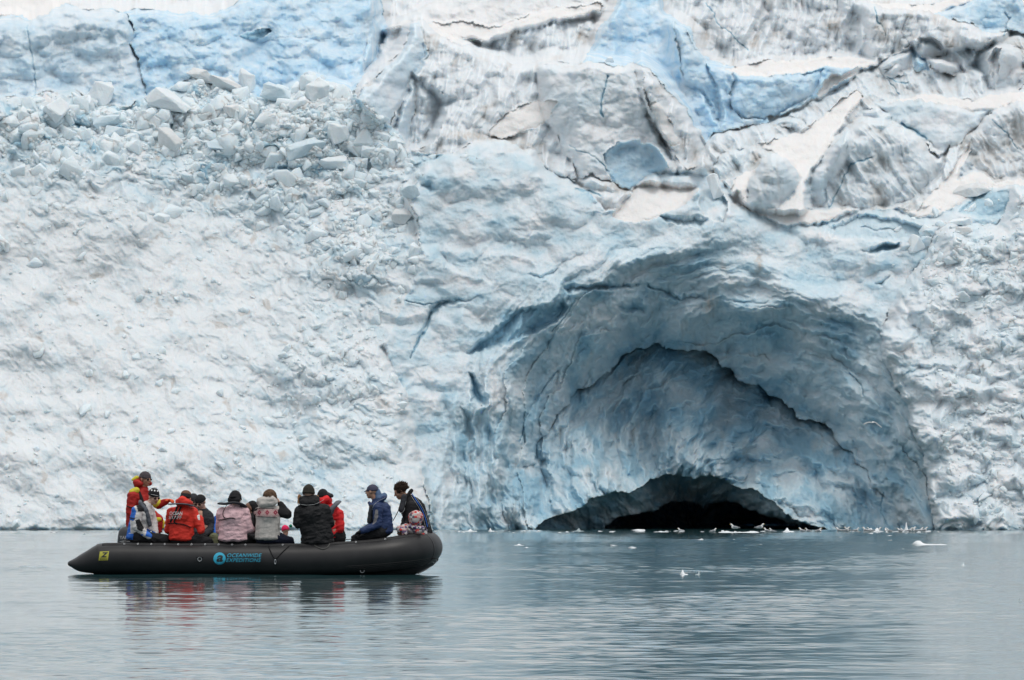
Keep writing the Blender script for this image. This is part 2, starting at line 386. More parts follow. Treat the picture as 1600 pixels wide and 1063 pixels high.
# the layered ice of the vault: strata swept round the arch, dipping to the right
wob = 10 * fbm(U / 130, V / 130, 900, 2)
rs = rr + wob + 14 * np.sin(th * 2.2 + 1) + 110 * th
st = ridged(rs / 42, th * 3.4 + rs / 300, 910, 3, .45)
plates = 1.5 * blocks(rs / 85, th * 2.1 + 3, 929, .5) + blocks(rs / 40, th * 3.8 + 3, 930, .5) * 1.0 + .42 * blocks(rs / 19, th * 7.5, 960, .5) + .13 * blocks(rs / 9, th * 15, 961, .5) + .02 * blocks(rs / 8, th * 30, 980)
saw = (rs / 46 + .6 * pn(th * 3, rs / 90, 955)) % 1.0                      # undercut steps, like lapped plates
saw_a = .35 * sstep(-.2, .5, pn(th * 2.2, rs / 130, 957))
zc = .35 * (st - .6) + plates * .9 - 2.4 * np.exp(-((U - 1120) / 150) ** 2 - ((V - 700) / 45) ** 2) * 0 + 1.3 * fbm(rs / 110, th * 2.2, 905, 3, .45) + saw_a * (saw ** 1.6 - .4)
lip = .12 + .88 * sstep(.35, .8, th) * sstep(2.75, 1.7, th)          # the inner edge stands out at the crown and fades down both sides
vault = .45 + .55 * sstep(.2, .9, th) * sstep(3.0, 2.0, th)
dc = 0.2 + 9.6 * vault * t1 ** 1.55 + (t2 > 0) * (2.4 * lip - (1.4 * lip + 1.6) * sstep(0, 1, t2) + 1.6 * (1 - lip) * sstep(0, .4, t2)) + (t3 > 0) * (2.6 + 4.5 * t3) + (rr < A3) * 75
dc = dc + (t2 > 0) * .7 * lip * np.exp(-np.maximum(A1 - rr, 0) / 10)
wgt = sstep(-60, 30, A0 - rr)
lay = ridged(rs / 17 + .2 * fbm(U / 60, V / 60, 933, 2), th * 2.6 + rs / 120, 934, 3, .5) - .6
zc = zc + .24 * lay * sstep(-.3, .4, fbm(U / 90, V / 70, 935, 2))
zc_here = np.where(t2 > 0, zc * 1.2, zc)
zc_here = np.where(t3 > 0, zc * .55, zc_here)
Dcave = base + dc
m = inw
D[:] = np.where(m, D * (1 - wgt) + Dcave * wgt, D)
RZ[:] = np.where(m, RZ * (1 - wgt) + zc_here * wgt, RZ)
nb = fbm(rs / 40, th * 5, 990, 4)
BL[:] = np.where(m, np.clip(BL * (1 - wgt) + wgt * (.60 + .42 * nb + .12 * (t2 > 0)), 0, 1), BL)
DI[:] = np.where(m, DI * (1 - wgt * .9) + .35 * wgt * sstep(.5, .95, fbm(U / 24, V / 60, 994, 3)), DI)

# deep blue pockets and scoops in the front wall
def pocket(poly, depth, blue=.9, soft=9.0):
    P = np.array(poly, np.float32); u0, v0 = P.min(0) - 30; u1, v1 = P.max(0) + 30
    sl = (slice(np.searchsorted(Vs, v0), np.searchsorted(Vs, v1)), slice(np.searchsorted(Us, u0), np.searchsorted(Us, u1)))
    s = sdf(poly, WU[sl], WV[sl]); k = sstep(0, soft, s)
    RZ[sl] -= .6 * depth * k
    BL[sl] = BL[sl] * (1 - k) + blue * k
for q, dp, bl in [
    ([(725,552),(760,520),(820,480),(880,466),(893,478),(860,510),(800,540),(740,556)], 1.6, .93),
    ([(818,432),(850,424),(882,416),(870,430),(830,440)], 1.0, .85),
    ([(672,475),(700,468),(755,456),(735,468),(690,488),(665,520),(640,560),(655,515)], 1.3, .75),
    ([(728,580),(742,584),(762,620),(756,632),(735,625)], 1.8, .98),
    ([(878,450),(940,440),(1010,446),(1000,456),(930,458),(890,464)], 1.4, .85),
    ([(962,478),(990,470),(1012,474),(1008,490),(980,492)], 1.3, .9),
    ([(1010,442),(1060,460),(1110,466),(1100,474),(1050,470),(1016,456)], 1.4, .8),
    ([(1340,392),(1402,372),(1404,390),(1370,404)], 1.8, .85),
    ([(1430,362),(1450,362),(1458,374),(1440,372)], 3.0, 1.0),
    ([(1340,358),(1400,354),(1400,360),(1350,364)], 1.5, .75),
    ([(1360,438),(1400,424),(1380,444)], 1.5, .85),
    ([(650,285),(672,282),(690,296),(668,304)], 1.2, .8),
    ([(1010,330),(1050,338),(1110,342),(1095,358),(1040,350)], 1.5, .6),
    ([(1290,352),(1340,336),(1400,336),(1450,352),(1440,376),(1360,380),(1300,372)], 2.2, .55),
    ([(850,690),(900,640),(960,600),(1000,585),(985,610),(920,660),(870,705)], 1.2, .55),
    ([(1490,332),(1520,306),(1548,290),(1590,296),(1592,340),(1530,346)], 2.0, .8),
    ([(720,628),(735,640),(745,680),(730,700),(722,670)], 1.0, .6),
]:
    pocket(q, dp, bl)
L([(954,336),(972,308),(990,290),(1030,284),(1060,288),(1096,292),(1070,318),(1045,335),(1015,345),(975,345)], 11.5, 0.06, seed=60, vref=345, **SNOW)
L([(1020,278),(1040,262),(1054,266),(1060,262),(1092,262),(1110,272),(1128,295),(1140,320),(1128,345),(1100,340),(1092,294),(1060,288),(1030,284)], 11.5, .05, style='chunk', amp=.5, blue=.4, dirt=.05, seed=61, vref=345)
L([(900,278),(930,272),(975,292),(988,302),(966,322),(948,330),(926,306)], 12.5, .03, style='flute', blue=.15, dirt=1.0, amp=.6, seed=62, edge_dirt=.6, sub=True, up=0.7)
# right-hand buttress of rough, lumpy ice
L([(1372,520),(1400,468),(1440,410),(1462,360),(1476,348),(1500,340),(1520,352),(1560,350),(1580,300),(1590,290),(1900,275),(3100,250),(3100,860),(1466,860),(1458,790),(1440,705),(1415,635),(1388,575)], -3.0, .022, style='lumps', amp=.68, blue=.26, dirt=.1, seed=63, vref=830, crest=(5.0,14))
# left slope: an apron of broken ice and packed snow running down to the water
AP = [(-1500,210),(-300,165),(0,152),(60,150),(80,146),(110,140),(150,165),(200,165),(235,150),(300,122),(350,128),(400,160),(450,140),(480,118),(520,122),(560,150),(600,190),(640,235),(690,242),(660,275),(640,300),(652,340),(662,400),(650,440),(625,480),(600,540),(620,590),(645,640),(650,690),(660,760),(690,860),(800,1200),(-1500,1200)]
P0 = D.copy(); B0 = BL.copy()
s = sdf(AP, WU, WV)
mk = s > 0
rub = sstep(420, 240, V + .18 * np.abs(U - 380)) + .8 * np.exp(-(((U - 560) / 110) ** 2 + ((V - 400) / 90) ** 2)) + .55 * np.exp(-(((U - 520) / 130) ** 2 + ((V - 640) / 140) ** 2))
rub = np.clip(rub, 0, 1)
a_, b_ = U + 8 * fbm(U / 34, V / 34, 70, 3), V + 8 * fbm(U / 34, V / 34, 71, 3)
dm = (a_ * .8 + b_ * .6, -a_ * .6 + b_ * .8)                 # lumps drawn out down the slope
big = blocks(a_ / 70, b_ / 52, 72); mid = blocks(a_ / 30, b_ / 24, 73); sml = blocks(dm[0] / 17, dm[1] / 11, 74); tin = blocks(dm[0] / 7.5, dm[1] / 6, 75)
zz = rub * (1.1 * big + .6 * mid + .3 * sml) + (1 - rub) * (.13 * mid + .04 * sml) + (.02 + .06 * rub) * tin + .9 * fbm(U / 170, V / 130, 76, 3) + .12 * fbm(dm[0] / 34, dm[1] / 19, 77, 4, .5)
bowl = 3.5 * np.exp(-((U - 300 - .1 * V) / 130) ** 2) * sstep(700, 400, V)
gvs = np.gradient(sdf(AP, U, V), Vs, axis=0)
ap = -1.5 + .029 * (830 - V) + .6 * bowl + .003 * (U - 200) * sstep(830, 300, V) + 1.8 * np.exp(-np.maximum(s, 0) / 10) * sstep(-.2, .5, gvs)
kk = sstep(0, 45, s); kk = kk + (1 - kk) * sstep(-.1, .5, gvs)
ap = ap * kk + np.clip(D, ap - 3, ap + 1.5) * (1 - kk)
ap += 2.0 * np.exp(-(((U - 430) / 60) ** 2 + ((V - 655) / 60) ** 2))
D[:] = np.where(mk, ap, D)
RZ[:] = np.where(mk, zz * (.2 + .8 * kk) + RZ * (1 - kk) * .8, RZ)
bl_ap = .24 + .45 * rub * (.45 + fbm(a_ / 60, b_ / 34, 78, 4)) + .28 * sstep(.15, .6, fbm(dm[0] / 36, dm[1] / 17, 79, 4)) + .25 * np.exp(-(((U - 480) / 110) ** 2 + ((V - 750) / 60) ** 2))
BL[:] = np.where(mk, np.clip(bl_ap, 0, 1), BL)
dap = .75 * sstep(.62, .95, fbm(dm[0] / 40, dm[1] / 22, 80, 5)) + .5 * sstep(.55, .9, fbm(U / 16, V / 16, 81, 3)) * sstep(.1, .5, fbm(U / 90, V / 60, 82, 2))
for cu, cv, ru, rv, k in [(245,240,9,18,1), (350,190,40,14,.7), (140,595,3,7,1.2), (156,688,3,7,1.2), (620,330,14,12,.7), (600,455,10,8,.8), (735,212,40,6,1.2), (520,430,30,30,.4), (60,160,40,6,.6), (340,312,30,8,.5), (1185,410,6,16,1.2), (1108,478,7,16,1.1), (1130,420,5,8,.8)]:
    g = k * np.exp(-(((U - cu) / ru) ** 2 + ((V - cv) / rv) ** 2)) * (.75 + .8 * pn(U / 5, V / 7, 83))
    dap = dap + g * (cu < 700)
    if cu > 700: DI = np.clip(DI + g, 0, 1)
DI[:] = np.where(mk, np.clip(dap, 0, 1), DI)
SN[:] = np.where(mk, .35 * (1 - rub), SN)

CV_ = m & (rr < A0 + 10)
# the sea has melted a low notch and a glassy band along the foot
D[:] = D + np.where(CV_, 0, .28 * sstep(824, 829, V + 2.0 * fbm(U / 22, V / 9, 808, 2)))
BL[:] = np.clip(BL + .38 * sstep(819, 828, V + 5 * fbm(U / 30, V / 12, 809, 3)), 0, 1)
for _ in range(2):
    for j in range(NV - 2, -1, -1): D[j] = np.where(CV_[j], D[j], np.minimum(D[j], D[j + 1] + .40 * (Vs[j + 1] - Vs[j])))
    for j in range(1, NV): D[j] = np.where(CV_[j], D[j], np.minimum(D[j], D[j - 1] + .16 * (Vs[j] - Vs[j - 1])))
    for i in range(1, NU): D[:, i] = np.where(CV_[:, i], D[:, i], np.minimum(D[:, i], D[:, i - 1] + .24 * (Us[i] - Us[i - 1])))
    for i in range(NU - 2, -1, -1): D[:, i] = np.where(CV_[:, i], D[:, i], np.minimum(D[:, i], D[:, i + 1] + .24 * (Us[i + 1] - Us[i])))
for _ in range(3):
    E = D.copy()
    E[1:-1, 1:-1] = (D[1:-1, 1:-1] * 4 + (D[:-2, 1:-1] + D[2:, 1:-1] + D[1:-1, :-2] + D[1:-1, 2:]) * 2 + D[:-2, :-2] + D[2:, :-2] + D[:-2, 2:] + D[2:, 2:]) / 16
    D[:] = np.where(CV_, D, E)
D[:] = D - RZ

# cracks
def crack(pts, w, dep, blue=.9):
    P = np.array(pts, np.float32); u0, v0 = P.min(0) - 12; u1, v1 = P.max(0) + 12
    sl = (slice(np.searchsorted(Vs, v0), np.searchsorted(Vs, v1)), slice(np.searchsorted(Us, u0), np.searchsorted(Us, u1)))
    u, v = U[sl] + 2.5 * fbm(U[sl] / 14, V[sl] / 14, 501, 2), V[sl] + 2.5 * fbm(U[sl] / 14, V[sl] / 14, 502, 2)
    d = np.full(u.shape, 1e9, np.float32)
    for a, b in zip(P[:-1], P[1:]):
        ex, ey = b - a; t = np.clip(((u - a[0]) * ex + (v - a[1]) * ey) / (ex * ex + ey * ey), 0, 1)
        d = np.minimum(d, np.hypot(u - a[0] - ex * t, v - a[1] - ey * t))
    k = np.clip(1 - d / w, 0, 1) ** .7
    D[sl] += .32 * dep * k; BL[sl] = np.maximum(BL[sl], blue * np.clip(k * 1.6, 0, 1))
for p_, w_, d_ in [
    ([(948,120),(945,140),(939,160),(941,185)], 3.2, .9), ([(1568,20),(1578,28),(1573,42),(1568,56)], 2.6, 1.2),
    ([(1103,5),(1125,40),(1150,60),(1170,80)], 1.8, .6), ([(1366,10),(1372,34),(1384,54)], 2.2, .7),
    ([(673,488),(668,510),(655,530),(640,560)], 3.0, 1.0), ([(635,470),(660,476),(700,470)], 2.2, .8),
    ([(900,468),(880,500),(860,520)], 1.8, .7), ([(870,580),(840,620),(820,655),(812,690)], 2.8, 1.0),
    ([(890,230),(930,245),(952,268)], 1.6, .5), ([(1364,246),(1330,256),(1312,290),(1296,325)], 2.6, .8),
    ([(1410,195),(1430,205),(1448,218)], 4.5, 1.2), ([(1550,188),(1570,205),(1590,232)], 2.0, .6),
    ([(1385,118),(1400,128),(1420,130)], 2.0, .7), ([(1430,85),(1430,108)], 2.4, .8), ([(1386,122),(1396,136),(1406,146)], 1.8, .7),
    ([(900,296),(920,298),(938,306)], 3.0, 1.5), ([(1350,620),(1345,600),(1330,585)], 2.0, 1.0), ([(1382,770),(1376,800),(1390,826)], 2.5, .9),
    ([(42,40),(48,75),(54,110),(56,150)], 2.2, .7), ([(500,62),(520,60),(560,52)], 1.4, .4), ([(420,58),(450,60),(480,58)], 1.4, .4)]:
    crack(p_, w_ * .7, d_ * .8)
# ice continues straight down below the water line
D[:] = D - .02 * np.maximum(V - 829, 0)
fine = .03 * fbm(U / 6.5, V / 6.5, 600, 2)
D[:] = D - fine * (1 - .8 * SN)

Y = 284.0 + D
X = (U - 800.0) / F * Y
Z = CH + (HZ - V) / F * Y
co = np.stack([X, Y, Z], -1).reshape(-1, 3).astype(np.float32)
idx = np.arange(NV * NU, dtype=np.int32).reshape(NV, NU)
quads = np.stack([idx[:-1, :-1], idx[1:, :-1], idx[1:, 1:], idx[:-1, 1:]], -1).reshape(-1, 4)
def grid_mesh(name, co, quads):
    me = bpy.data.meshes.new(name)
    me.vertices.add(len(co)); me.vertices.foreach_set('co', co.ravel())
    me.loops.add(quads.size); me.loops.foreach_set('vertex_index', quads.ravel().astype(np.int32))
    me.polygons.add(len(quads)); me.polygons.foreach_set('loop_start', np.arange(0, quads.size, 4, dtype=np.int32))
    me.polygons.foreach_set('loop_total', np.full(len(quads), 4, np.int32))
    me.polygons.foreach_set('use_smooth', np.ones(len(quads), bool))
    me.update(); me.validate()
    return me
gme = grid_mesh('glacier', co, quads)
# what the ice is made of (clear blue ice / bubbly white ice / snow / grit); alpha paints sunlit upper walls lighter
att = gme.color_attributes.new('ice', 'FLOAT_COLOR', 'POINT')
att.data.foreach_set('color', np.stack([np.clip(BL, 0, 1), np.clip(DI, 0, 1), np.clip(SN, 0, 1), np.where(mk, 0, LIT)], -1).reshape(-1).astype(np.float32))

SSS_SCALE = .2
def ice_material(name, use_attr=True, blue=.3, dirt=.05, scale=1.0):
    m = bpy.data.materials.new(name); m.use_nodes = True
    n, l = m.node_tree.nodes, m.node_tree.links
    b = n['Principled BSDF']
    geo = n.new('ShaderNodeNewGeometry')
    if not use_attr:
        geo = n.new('ShaderNodeTexCoord'); pos = geo.outputs['Object']
    else:
        pos = geo.outputs['Position']
    def nz(sc, det, rough=.6, dist=0):
        t = n.new('ShaderNodeTexNoise'); t.inputs['Scale'].default_value = sc * scale
        t.inputs['Detail'].default_value = det; t.inputs['Roughness'].default_value = rough; t.inputs['Distortion'].default_value = dist
        l.new(pos, t.inputs['Vector']); return t.outputs[0]
    def mp(x, a, b_, c, d):
        t = n.new('ShaderNodeMapRange'); l.new(x, t.inputs[0])
        for i, q in enumerate((a, b_, c, d)): t.inputs[i + 1].default_value = q
        return t.outputs[0]
    def mth(op, x, y):
        t = n.new('ShaderNodeMath'); t.operation = op; t.use_clamp = True
        for i, q in enumerate((x, y)):
            if isinstance(q, (int, float)): t.inputs[i].default_value = q
            else: l.new(q, t.inputs[i])
        return t.outputs[0]
    def mix(f, a, b_):
        t = n.new('ShaderNodeMix'); t.data_type = 'RGBA'
        for i, q in ((0, f), (6, a), (7, b_)):
            if isinstance(q, tuple): t.inputs[i].default_value = (*q, 1)
            elif isinstance(q, (int, float)): t.inputs[i].default_value = q
            else: l.new(q, t.inputs[i])
        return t.outputs[2]
    if use_attr:
        at = n.new('ShaderNodeAttribute'); at.attribute_name = 'ice'
        sp = n.new('ShaderNodeSeparateColor'); l.new(at.outputs['Color'], sp.inputs[0])
        B_, D_, S_ = sp.outputs
    else:
        v = n.new('ShaderNodeValue'); v.outputs[0].default_value = blue; B_ = v.outputs[0]
        v = n.new('ShaderNodeValue'); v.outputs[0].default_value = dirt; D_ = v.outputs[0]
        v = n.new('ShaderNodeValue'); v.outputs[0].default_value = 0; S_ = v.outputs[0]
    n1 = nz(.9, 8, .65, .4); n2 = nz(3.5, 5, .6)
    bsum = mth('ADD', B_, mth('MULTIPLY', mp(n1, .35, .7, 0, .35), .6))
    bsum = mth('SUBTRACT', bsum, .10)
    r = n.new('ShaderNodeValToRGB'); l.new(bsum, r.inputs[0])
    cr = r.color_ramp; cr.elements[0].color = (.785, .80, .82, 1); cr.elements[0].position = 0
    cr.elements[1].color = (.25, .47, .61, 1); cr.elements[1].position = 1
    if not use_attr: cr.elements[0].color = (.88, .90, .915, 1)
    e = cr.elements.new(.3); e.color = (.69, .765, .81, 1) if use_attr else (.78, .86, .90, 1)
    e = cr.elements.new(.65); e.color = (.54, .685, .76, 1)
    c = r.outputs[0]
    if use_attr:
        lit_blue = mix(mp(n1, .35, .68, 0, 1), (.70, .80, .87), (.42, .66, .84))  # lighter blue: sunlight on the upper walls painted into the base colour
        c = mix(at.outputs['Alpha'], c, lit_blue)
    c = mix(S_, c, (.82, .812, .805))
    gr = mix(mp(n2, .3, .7, 0, 1), (.45, .425, .395), (.64, .615, .585))
    df = mth('MULTIPLY', D_, mp(n2, .30, .62, .35, 1.15))
    c = mix(df, c, gr)
    l.new(c, b.inputs['Base Color'])
    b.inputs['Roughness'].default_value = .55
    b.inputs['Subsurface Weight'].default_value = 1.0 if use_attr else .8
    b.inputs['Subsurface Radius'].default_value = (.75, .9, 1.0)
    b.inputs['Subsurface Scale'].default_value = SSS_SCALE if use_attr else .08
    b.inputs['Specular IOR Level'].default_value = .25
    bp = n.new('ShaderNodeBump'); bp.inputs['Strength'].default_value = .6; bp.inputs['Distance'].default_value = .07
    hsum = n.new('ShaderNodeMath'); hsum.operation = 'ADD'
    l.new(nz(2.6, 9, .72, .6), hsum.inputs[0]); l.new(nz(9, 4, .6), hsum.inputs[1])
    l.new(hsum.outputs[0], bp.inputs['Height']); l.new(bp.outputs[0], b.inputs['Normal'])
    return m
M_ICE = ice_material('glacier_ice')
glacier = link('glacier', gme, M_ICE)
tag(glacier, 'blue and white glacier front with a low dark cave at the water', kind='structure')

def depth_at(u, v):
    i = min(max(int(np.searchsorted(Us, u)), 1), NU - 1); j = min(max(int(np.searchsorted(Vs, v)), 1), NV - 1)
    return float(Y[j, i])
# ------------------------------------------------------------------ sea: one sheet with real ripples
M_SEA = bpy.data.materials.new('sea_water'); M_SEA.use_nodes = True
b = M_SEA.node_tree.nodes['Principled BSDF']
b.inputs['Base Color'].default_value = (.026, .080, .088, 1)
b.inputs['Roughness'].default_value = .06
b.inputs['IOR'].default_value = 1.333
wU = spaced([(-60000, -6000, 6000), (-6000, -900, 170), (-900, -60, 24), (-60, 1660, 4.3), (1660, 2500, 24), (2500, 7600, 170), (7600, 61600, 6000)])
wY = spaced([(-120, 4, 12), (4, 30, .8), (30, 64, .05), (64, 100, .075), (100, 180, .13), (180, 300, .22), (300, 400, 2.5), (400, 900, 50)])
gu, gy = np.meshgrid(wU, wY)
gx = (gu - 800.0) / F * np.maximum(gy, 4)
ruf = .55 + .65 * sstep(-.25, .45, fbm(gx / 11, gy / 30, 700, 3)) * (1 + .3 * sstep(600, 1100, gu))   # calm and ruffled patches
gz = .013 * fbm(gx / 3.1, gy / 2.6, 701, 2) + ruf * (.0062 * fbm(gx / .95 + .3 * gy, gy / .85, 711, 2) + .0058 * fbm(gx / .42, gy / .36 + .4 * gx, 721, 2) + .0016 * pn(gx / .17, gy / .15, 731))
fade = sstep(-1500, -100, gu) * sstep(3100, 1700, gu) * sstep(4, 34, gy) * sstep(420, 290, gy)
gz = gz * (.05 + .95 * fade) * (1 - .35 * sstep(120, 280, gy))
co_ = np.stack([gx, gy, gz], -1).reshape(-1, 3).astype(np.float32)
ix_ = np.arange(gu.size, dtype=np.int32).reshape(gu.shape)
q_ = np.stack([ix_[:-1, :-1], ix_[:-1, 1:], ix_[1:, 1:], ix_[1:, :-1]], -1).reshape(-1, 4)
sea = link('water', grid_mesh('water', co_, q_), M_SEA)
tag(sea, 'calm grey teal sea with small ripples', kind='structure')
# ------------------------------------------------------------------ shape helpers for the small things
from mathutils.bvhtree import BVHTree
def fabric(name, col, rough=.8, bump=.012, scale=40, spec=.25, wr=7.0, col2=None):
    m = bpy.data.materials.new(name); m.use_nodes = True
    n, l = m.node_tree.nodes, m.node_tree.links; b = n['Principled BSDF']
    b.inputs['Roughness'].default_value = rough; b.inputs['Specular IOR Level'].default_value = spec
    g = n.new('ShaderNodeTexCoord')
    def nz(s, d):
        t = n.new('ShaderNodeTexNoise'); t.inputs['Scale'].default_value = s; t.inputs['Detail'].default_value = d
        l.new(g.outputs['Object'], t.inputs['Vector']); return t
    t = nz(wr, 4); mx = n.new('ShaderNodeMix'); mx.data_type = 'RGBA'
    l.new(t.outputs[0], mx.inputs[0])
    c2 = col2 or tuple(min(1, c * 1.35 + .004) for c in col)
    mx.inputs[6].default_value = (*[c * .8 for c in col], 1); mx.inputs[7].default_value = (*c2, 1)
    l.new(mx.outputs[2], b.inputs['Base Color'])
    t1, t2 = nz(wr * 2.2, 3), nz(scale * 4, 2)
    t1.inputs['Distortion'].default_value = .8
    ad = n.new('ShaderNodeMath'); ad.operation = 'MULTIPLY_ADD'; l.new(t2.outputs[0], ad.inputs[0]); ad.inputs[1].default_value = .12; l.new(t1.outputs[0], ad.inputs[2])
    bp = n.new('ShaderNodeBump'); bp.inputs['Strength'].default_value = .9; bp.inputs['Distance'].default_value = bump
    l.new(ad.outputs[0], bp.inputs['Height']); l.new(bp.outputs[0], b.inputs['Normal'])
    return m

def sweep(bm, pts, rad, seg=24, cap=True, flat=1.0):
    """tube through pts; rad number or list; flat squeezes it"""
    pts = [Vector(p) for p in pts]; n = len(pts)
    rads = rad if isinstance(rad, (list, tuple)) else [rad] * n
    prev = None; rings = []
    for i, p in enumerate(pts):
        t = (pts[min(i + 1, n - 1)] - pts[max(i - 1, 0)]).normalized()
        if prev is None:
            up = Vector((0, 0, 1)) if abs(t.z) < .9 else Vector((1, 0, 0))
        else: up = prev
        side = t.cross(up).normalized(); up = side.cross(t).normalized(); prev = up
        rings.append([bm.verts.new(p + (side * math.cos(a) + up * math.sin(a) * flat) * rads[i]) for a in [2 * math.pi * k / seg for k in range(seg)]])
    for a, b in zip(rings[:-1], rings[1:]):
        for k in range(seg):
            bm.faces.new((a[k], a[(k + 1) % seg], b[(k + 1) % seg], b[k]))
    if cap:
        bm.faces.new(rings[0][::-1]); bm.faces.new(rings[-1])
    return bm

def smooth_path(pts, n=8):
    """Catmull-Rom through tuples of any length"""
    P = [pts[0]] + list(pts) + [pts[-1]]
    out = []
    for i in range(1, len(P) - 2):
        for k in range(n):
            t = k / n
            out.append(tuple(.5 * ((2 * b) + (c - a) * t + (2 * a - 5 * b + 4 * c - d) * t * t + (-a + 3 * b - 3 * c + d) * t ** 3) for a, b, c, d in zip(P[i - 1], P[i], P[i + 1], P[i + 2])))
    out.append(tuple(pts[-1])); return out

def box(bm, c, s, rot=None, bev=0.0):
    r = bmesh.ops.create_cube(bm, size=1)
    M = Matrix.Translation(c) @ (rot or Matrix()) @ Matrix.Diagonal((*s, 1))
    bmesh.ops.transform(bm, matrix=M, verts=r['verts'])
    if bev:
        es = list({e for v in r['verts'] for e in v.link_edges})
        bmesh.ops.bevel(bm, geom=es, offset=bev, segments=3, affect='EDGES', profile=.6)

def bvh_of(*objs):
    vs, fs = [], []
    for o in objs:
        k = len(vs); mw = o.matrix_world
        vs += [tuple(v.co) for v in o.data.vertices]
        fs += [tuple(k + i for i in p.vertices) for p in o.data.polygons]
    return BVHTree.FromPolygons(vs, fs)
EYE = Vector((0, 0, CH))
def on_surface(bvh, u, v, off=.004, fallback=88.2):
    """the point of a surface seen at photo pixel (u, v), lifted a few mm"""
    d = PX(u, v, 100.0) - EYE; d.normalize()
    h = bvh.ray_cast(EYE + d * 80, d)
    if h[0] is None: return PX(u, v, fallback)
    return h[0] - d * off

def text_polys(txt, shear=0.0, bold=0.0, spacing=1.0):
    c = bpy.data.curves.new('t', 'FONT'); c.body = txt; c.size = 1; c.shear = shear; c.offset = bold; c.space_character = spacing; c.resolution_u = 3
    o = bpy.data.objects.new('t', c); COL.objects.link(o)
    dg = bpy.context.evaluated_depsgraph_get(); me = bpy.data.meshes.new_from_object(o.evaluated_get(dg))
    bm = bmesh.new(); bm.from_mesh(me)
    bpy.data.objects.remove(o); bpy.data.curves.remove(c); bpy.data.meshes.remove(me)
    return bm

def project_text(name, txt, u0, u1, v0, v1, bvh, mat, parent, off=.004, shear=0, bold=0, slant=0.0, spacing=1.0, cuts=2):
    """lettering laid on a surface, filling the photo rectangle u0..u1, v0 (top)..v1 (bottom)"""
    bm = text_polys(txt, shear, bold, spacing)
    bmesh.ops.triangulate(bm, faces=bm.faces)
    if cuts: bmesh.ops.subdivide_edges(bm, edges=[e for e in bm.edges if e.calc_length() > .25], cuts=cuts, use_grid_fill=False)
    xs = [v.co.x for v in bm.verts]; ys = [v.co.y for v in bm.verts]
    x0, x1, y0, y1 = min(xs), max(xs), min(ys), max(ys)
    for v in bm.verts:
        fx = (v.co.x - x0) / (x1 - x0); fy = (v.co.y - y0) / (y1 - y0)
        v.co = on_surface(bvh, u0 + (u1 - u0) * fx, v1 - (v1 - v0) * fy + slant * fx, off)
    return bm_obj(name, bm, mat, parent, smooth=False)

def project_poly(name, pts, bvh, mat, parent, off=.003, cuts=3):
    bm = bmesh.new(); f = bm.faces.new([bm.verts.new((p[0], p[1], 0)) for p in pts])
    bmesh.ops.triangulate(bm, faces=[f])
    bmesh.ops.subdivide_edges(bm, edges=bm.edges[:], cuts=cuts, use_grid_fill=True)
    for v in bm.verts: v.co = on_surface(bvh, v.co.x, v.co.y, off)
    return bm_obj(name, bm, mat, parent)

# ------------------------------------------------------------------ inflatable boat
YN, YC = 88.1, 88.9
def rubber(name, col=(.013, .013, .014), rough=.38):
    m = fabric(name, col, rough, .0015, 60, .32, 3.0, tuple(c * 1.9 + .010 for c in col)); return m
M_RUB = rubber('black_rubber'); M_RUB2 = rubber('dark_strap_rubber', (.012, .012, .013), .6)
M_STEEL = principled('ring_steel', (.55, .56, .57), .3, .5, Metallic=.9)
M_ROPE = fabric('grey_rope', (.09, .09, .085), .9, .002, 200); M_ROPEB = fabric('black_rope', (.015, .015, .016), .9, .002, 200)
M_CYAN = principled('cyan_print', (.03, .42, .62), .5); M_YEL = principled('yellow_print', (.42, .40, .035), .5); M_INK = principled('dark_print', (.015, .02, .02), .5)
M_ALU = principled('painted_board', (.20, .21, .21), .6); M_LGREY = principled('light_grey_print', (.42, .43, .45), .5)

boat = bpy.data.objects.new('inflatable_boat', None); COL.objects.link(boat)
boat.location = PX(390, 893, YC); tag(boat, 'long black inflatable boat full of people with a cyan logo on its side', 'inflatable boat')
ST = [(106,881.5,YN+.04,.012),(108,881.6,YN+.04,.03),(112,881.6,YN+.04,.052),(124,881.6,YN+.03,.118),(140,878.8,YN+.01,.176),(156,874.9,YN,.228),(164,873.8,YN,.240),(200,873.6,YN,.243),(300,874.2,YN,.243),(400,874.8,YN,.243),(470,874.8,YN,.245),(530,872.8,YN,.248),(580,869.5,YN+.02,.255),(615,865.5,YN+.09,.262),(640,861.5,YN+.24,.268),(656,857.8,YN+.46,.266),(664,856,YN+.68,.262),(665.5,855.4,YC,.262)]
SP = smooth_path(ST, 8)
near = [(PX(u, v, y), r) for u, v, y, r in SP]
def mir(p): return Vector((p.x * (2 * YC - p.y) / p.y, 2 * YC - p.y, p.z))
ring = near + [(mir(p), r) for p, r in near[-2::-1]]
bm = bmesh.new(); sweep(bm, [p for p, r in ring], [max(r, .004) for p, r in ring], 40)
tube = bm_obj('tube', bm, M_RUB, boat)
BV = bvh_of(tube)
def ring_at(u):
    return min(near, key=lambda q: abs((q[0].x / q[0].y * F + 800) - u))
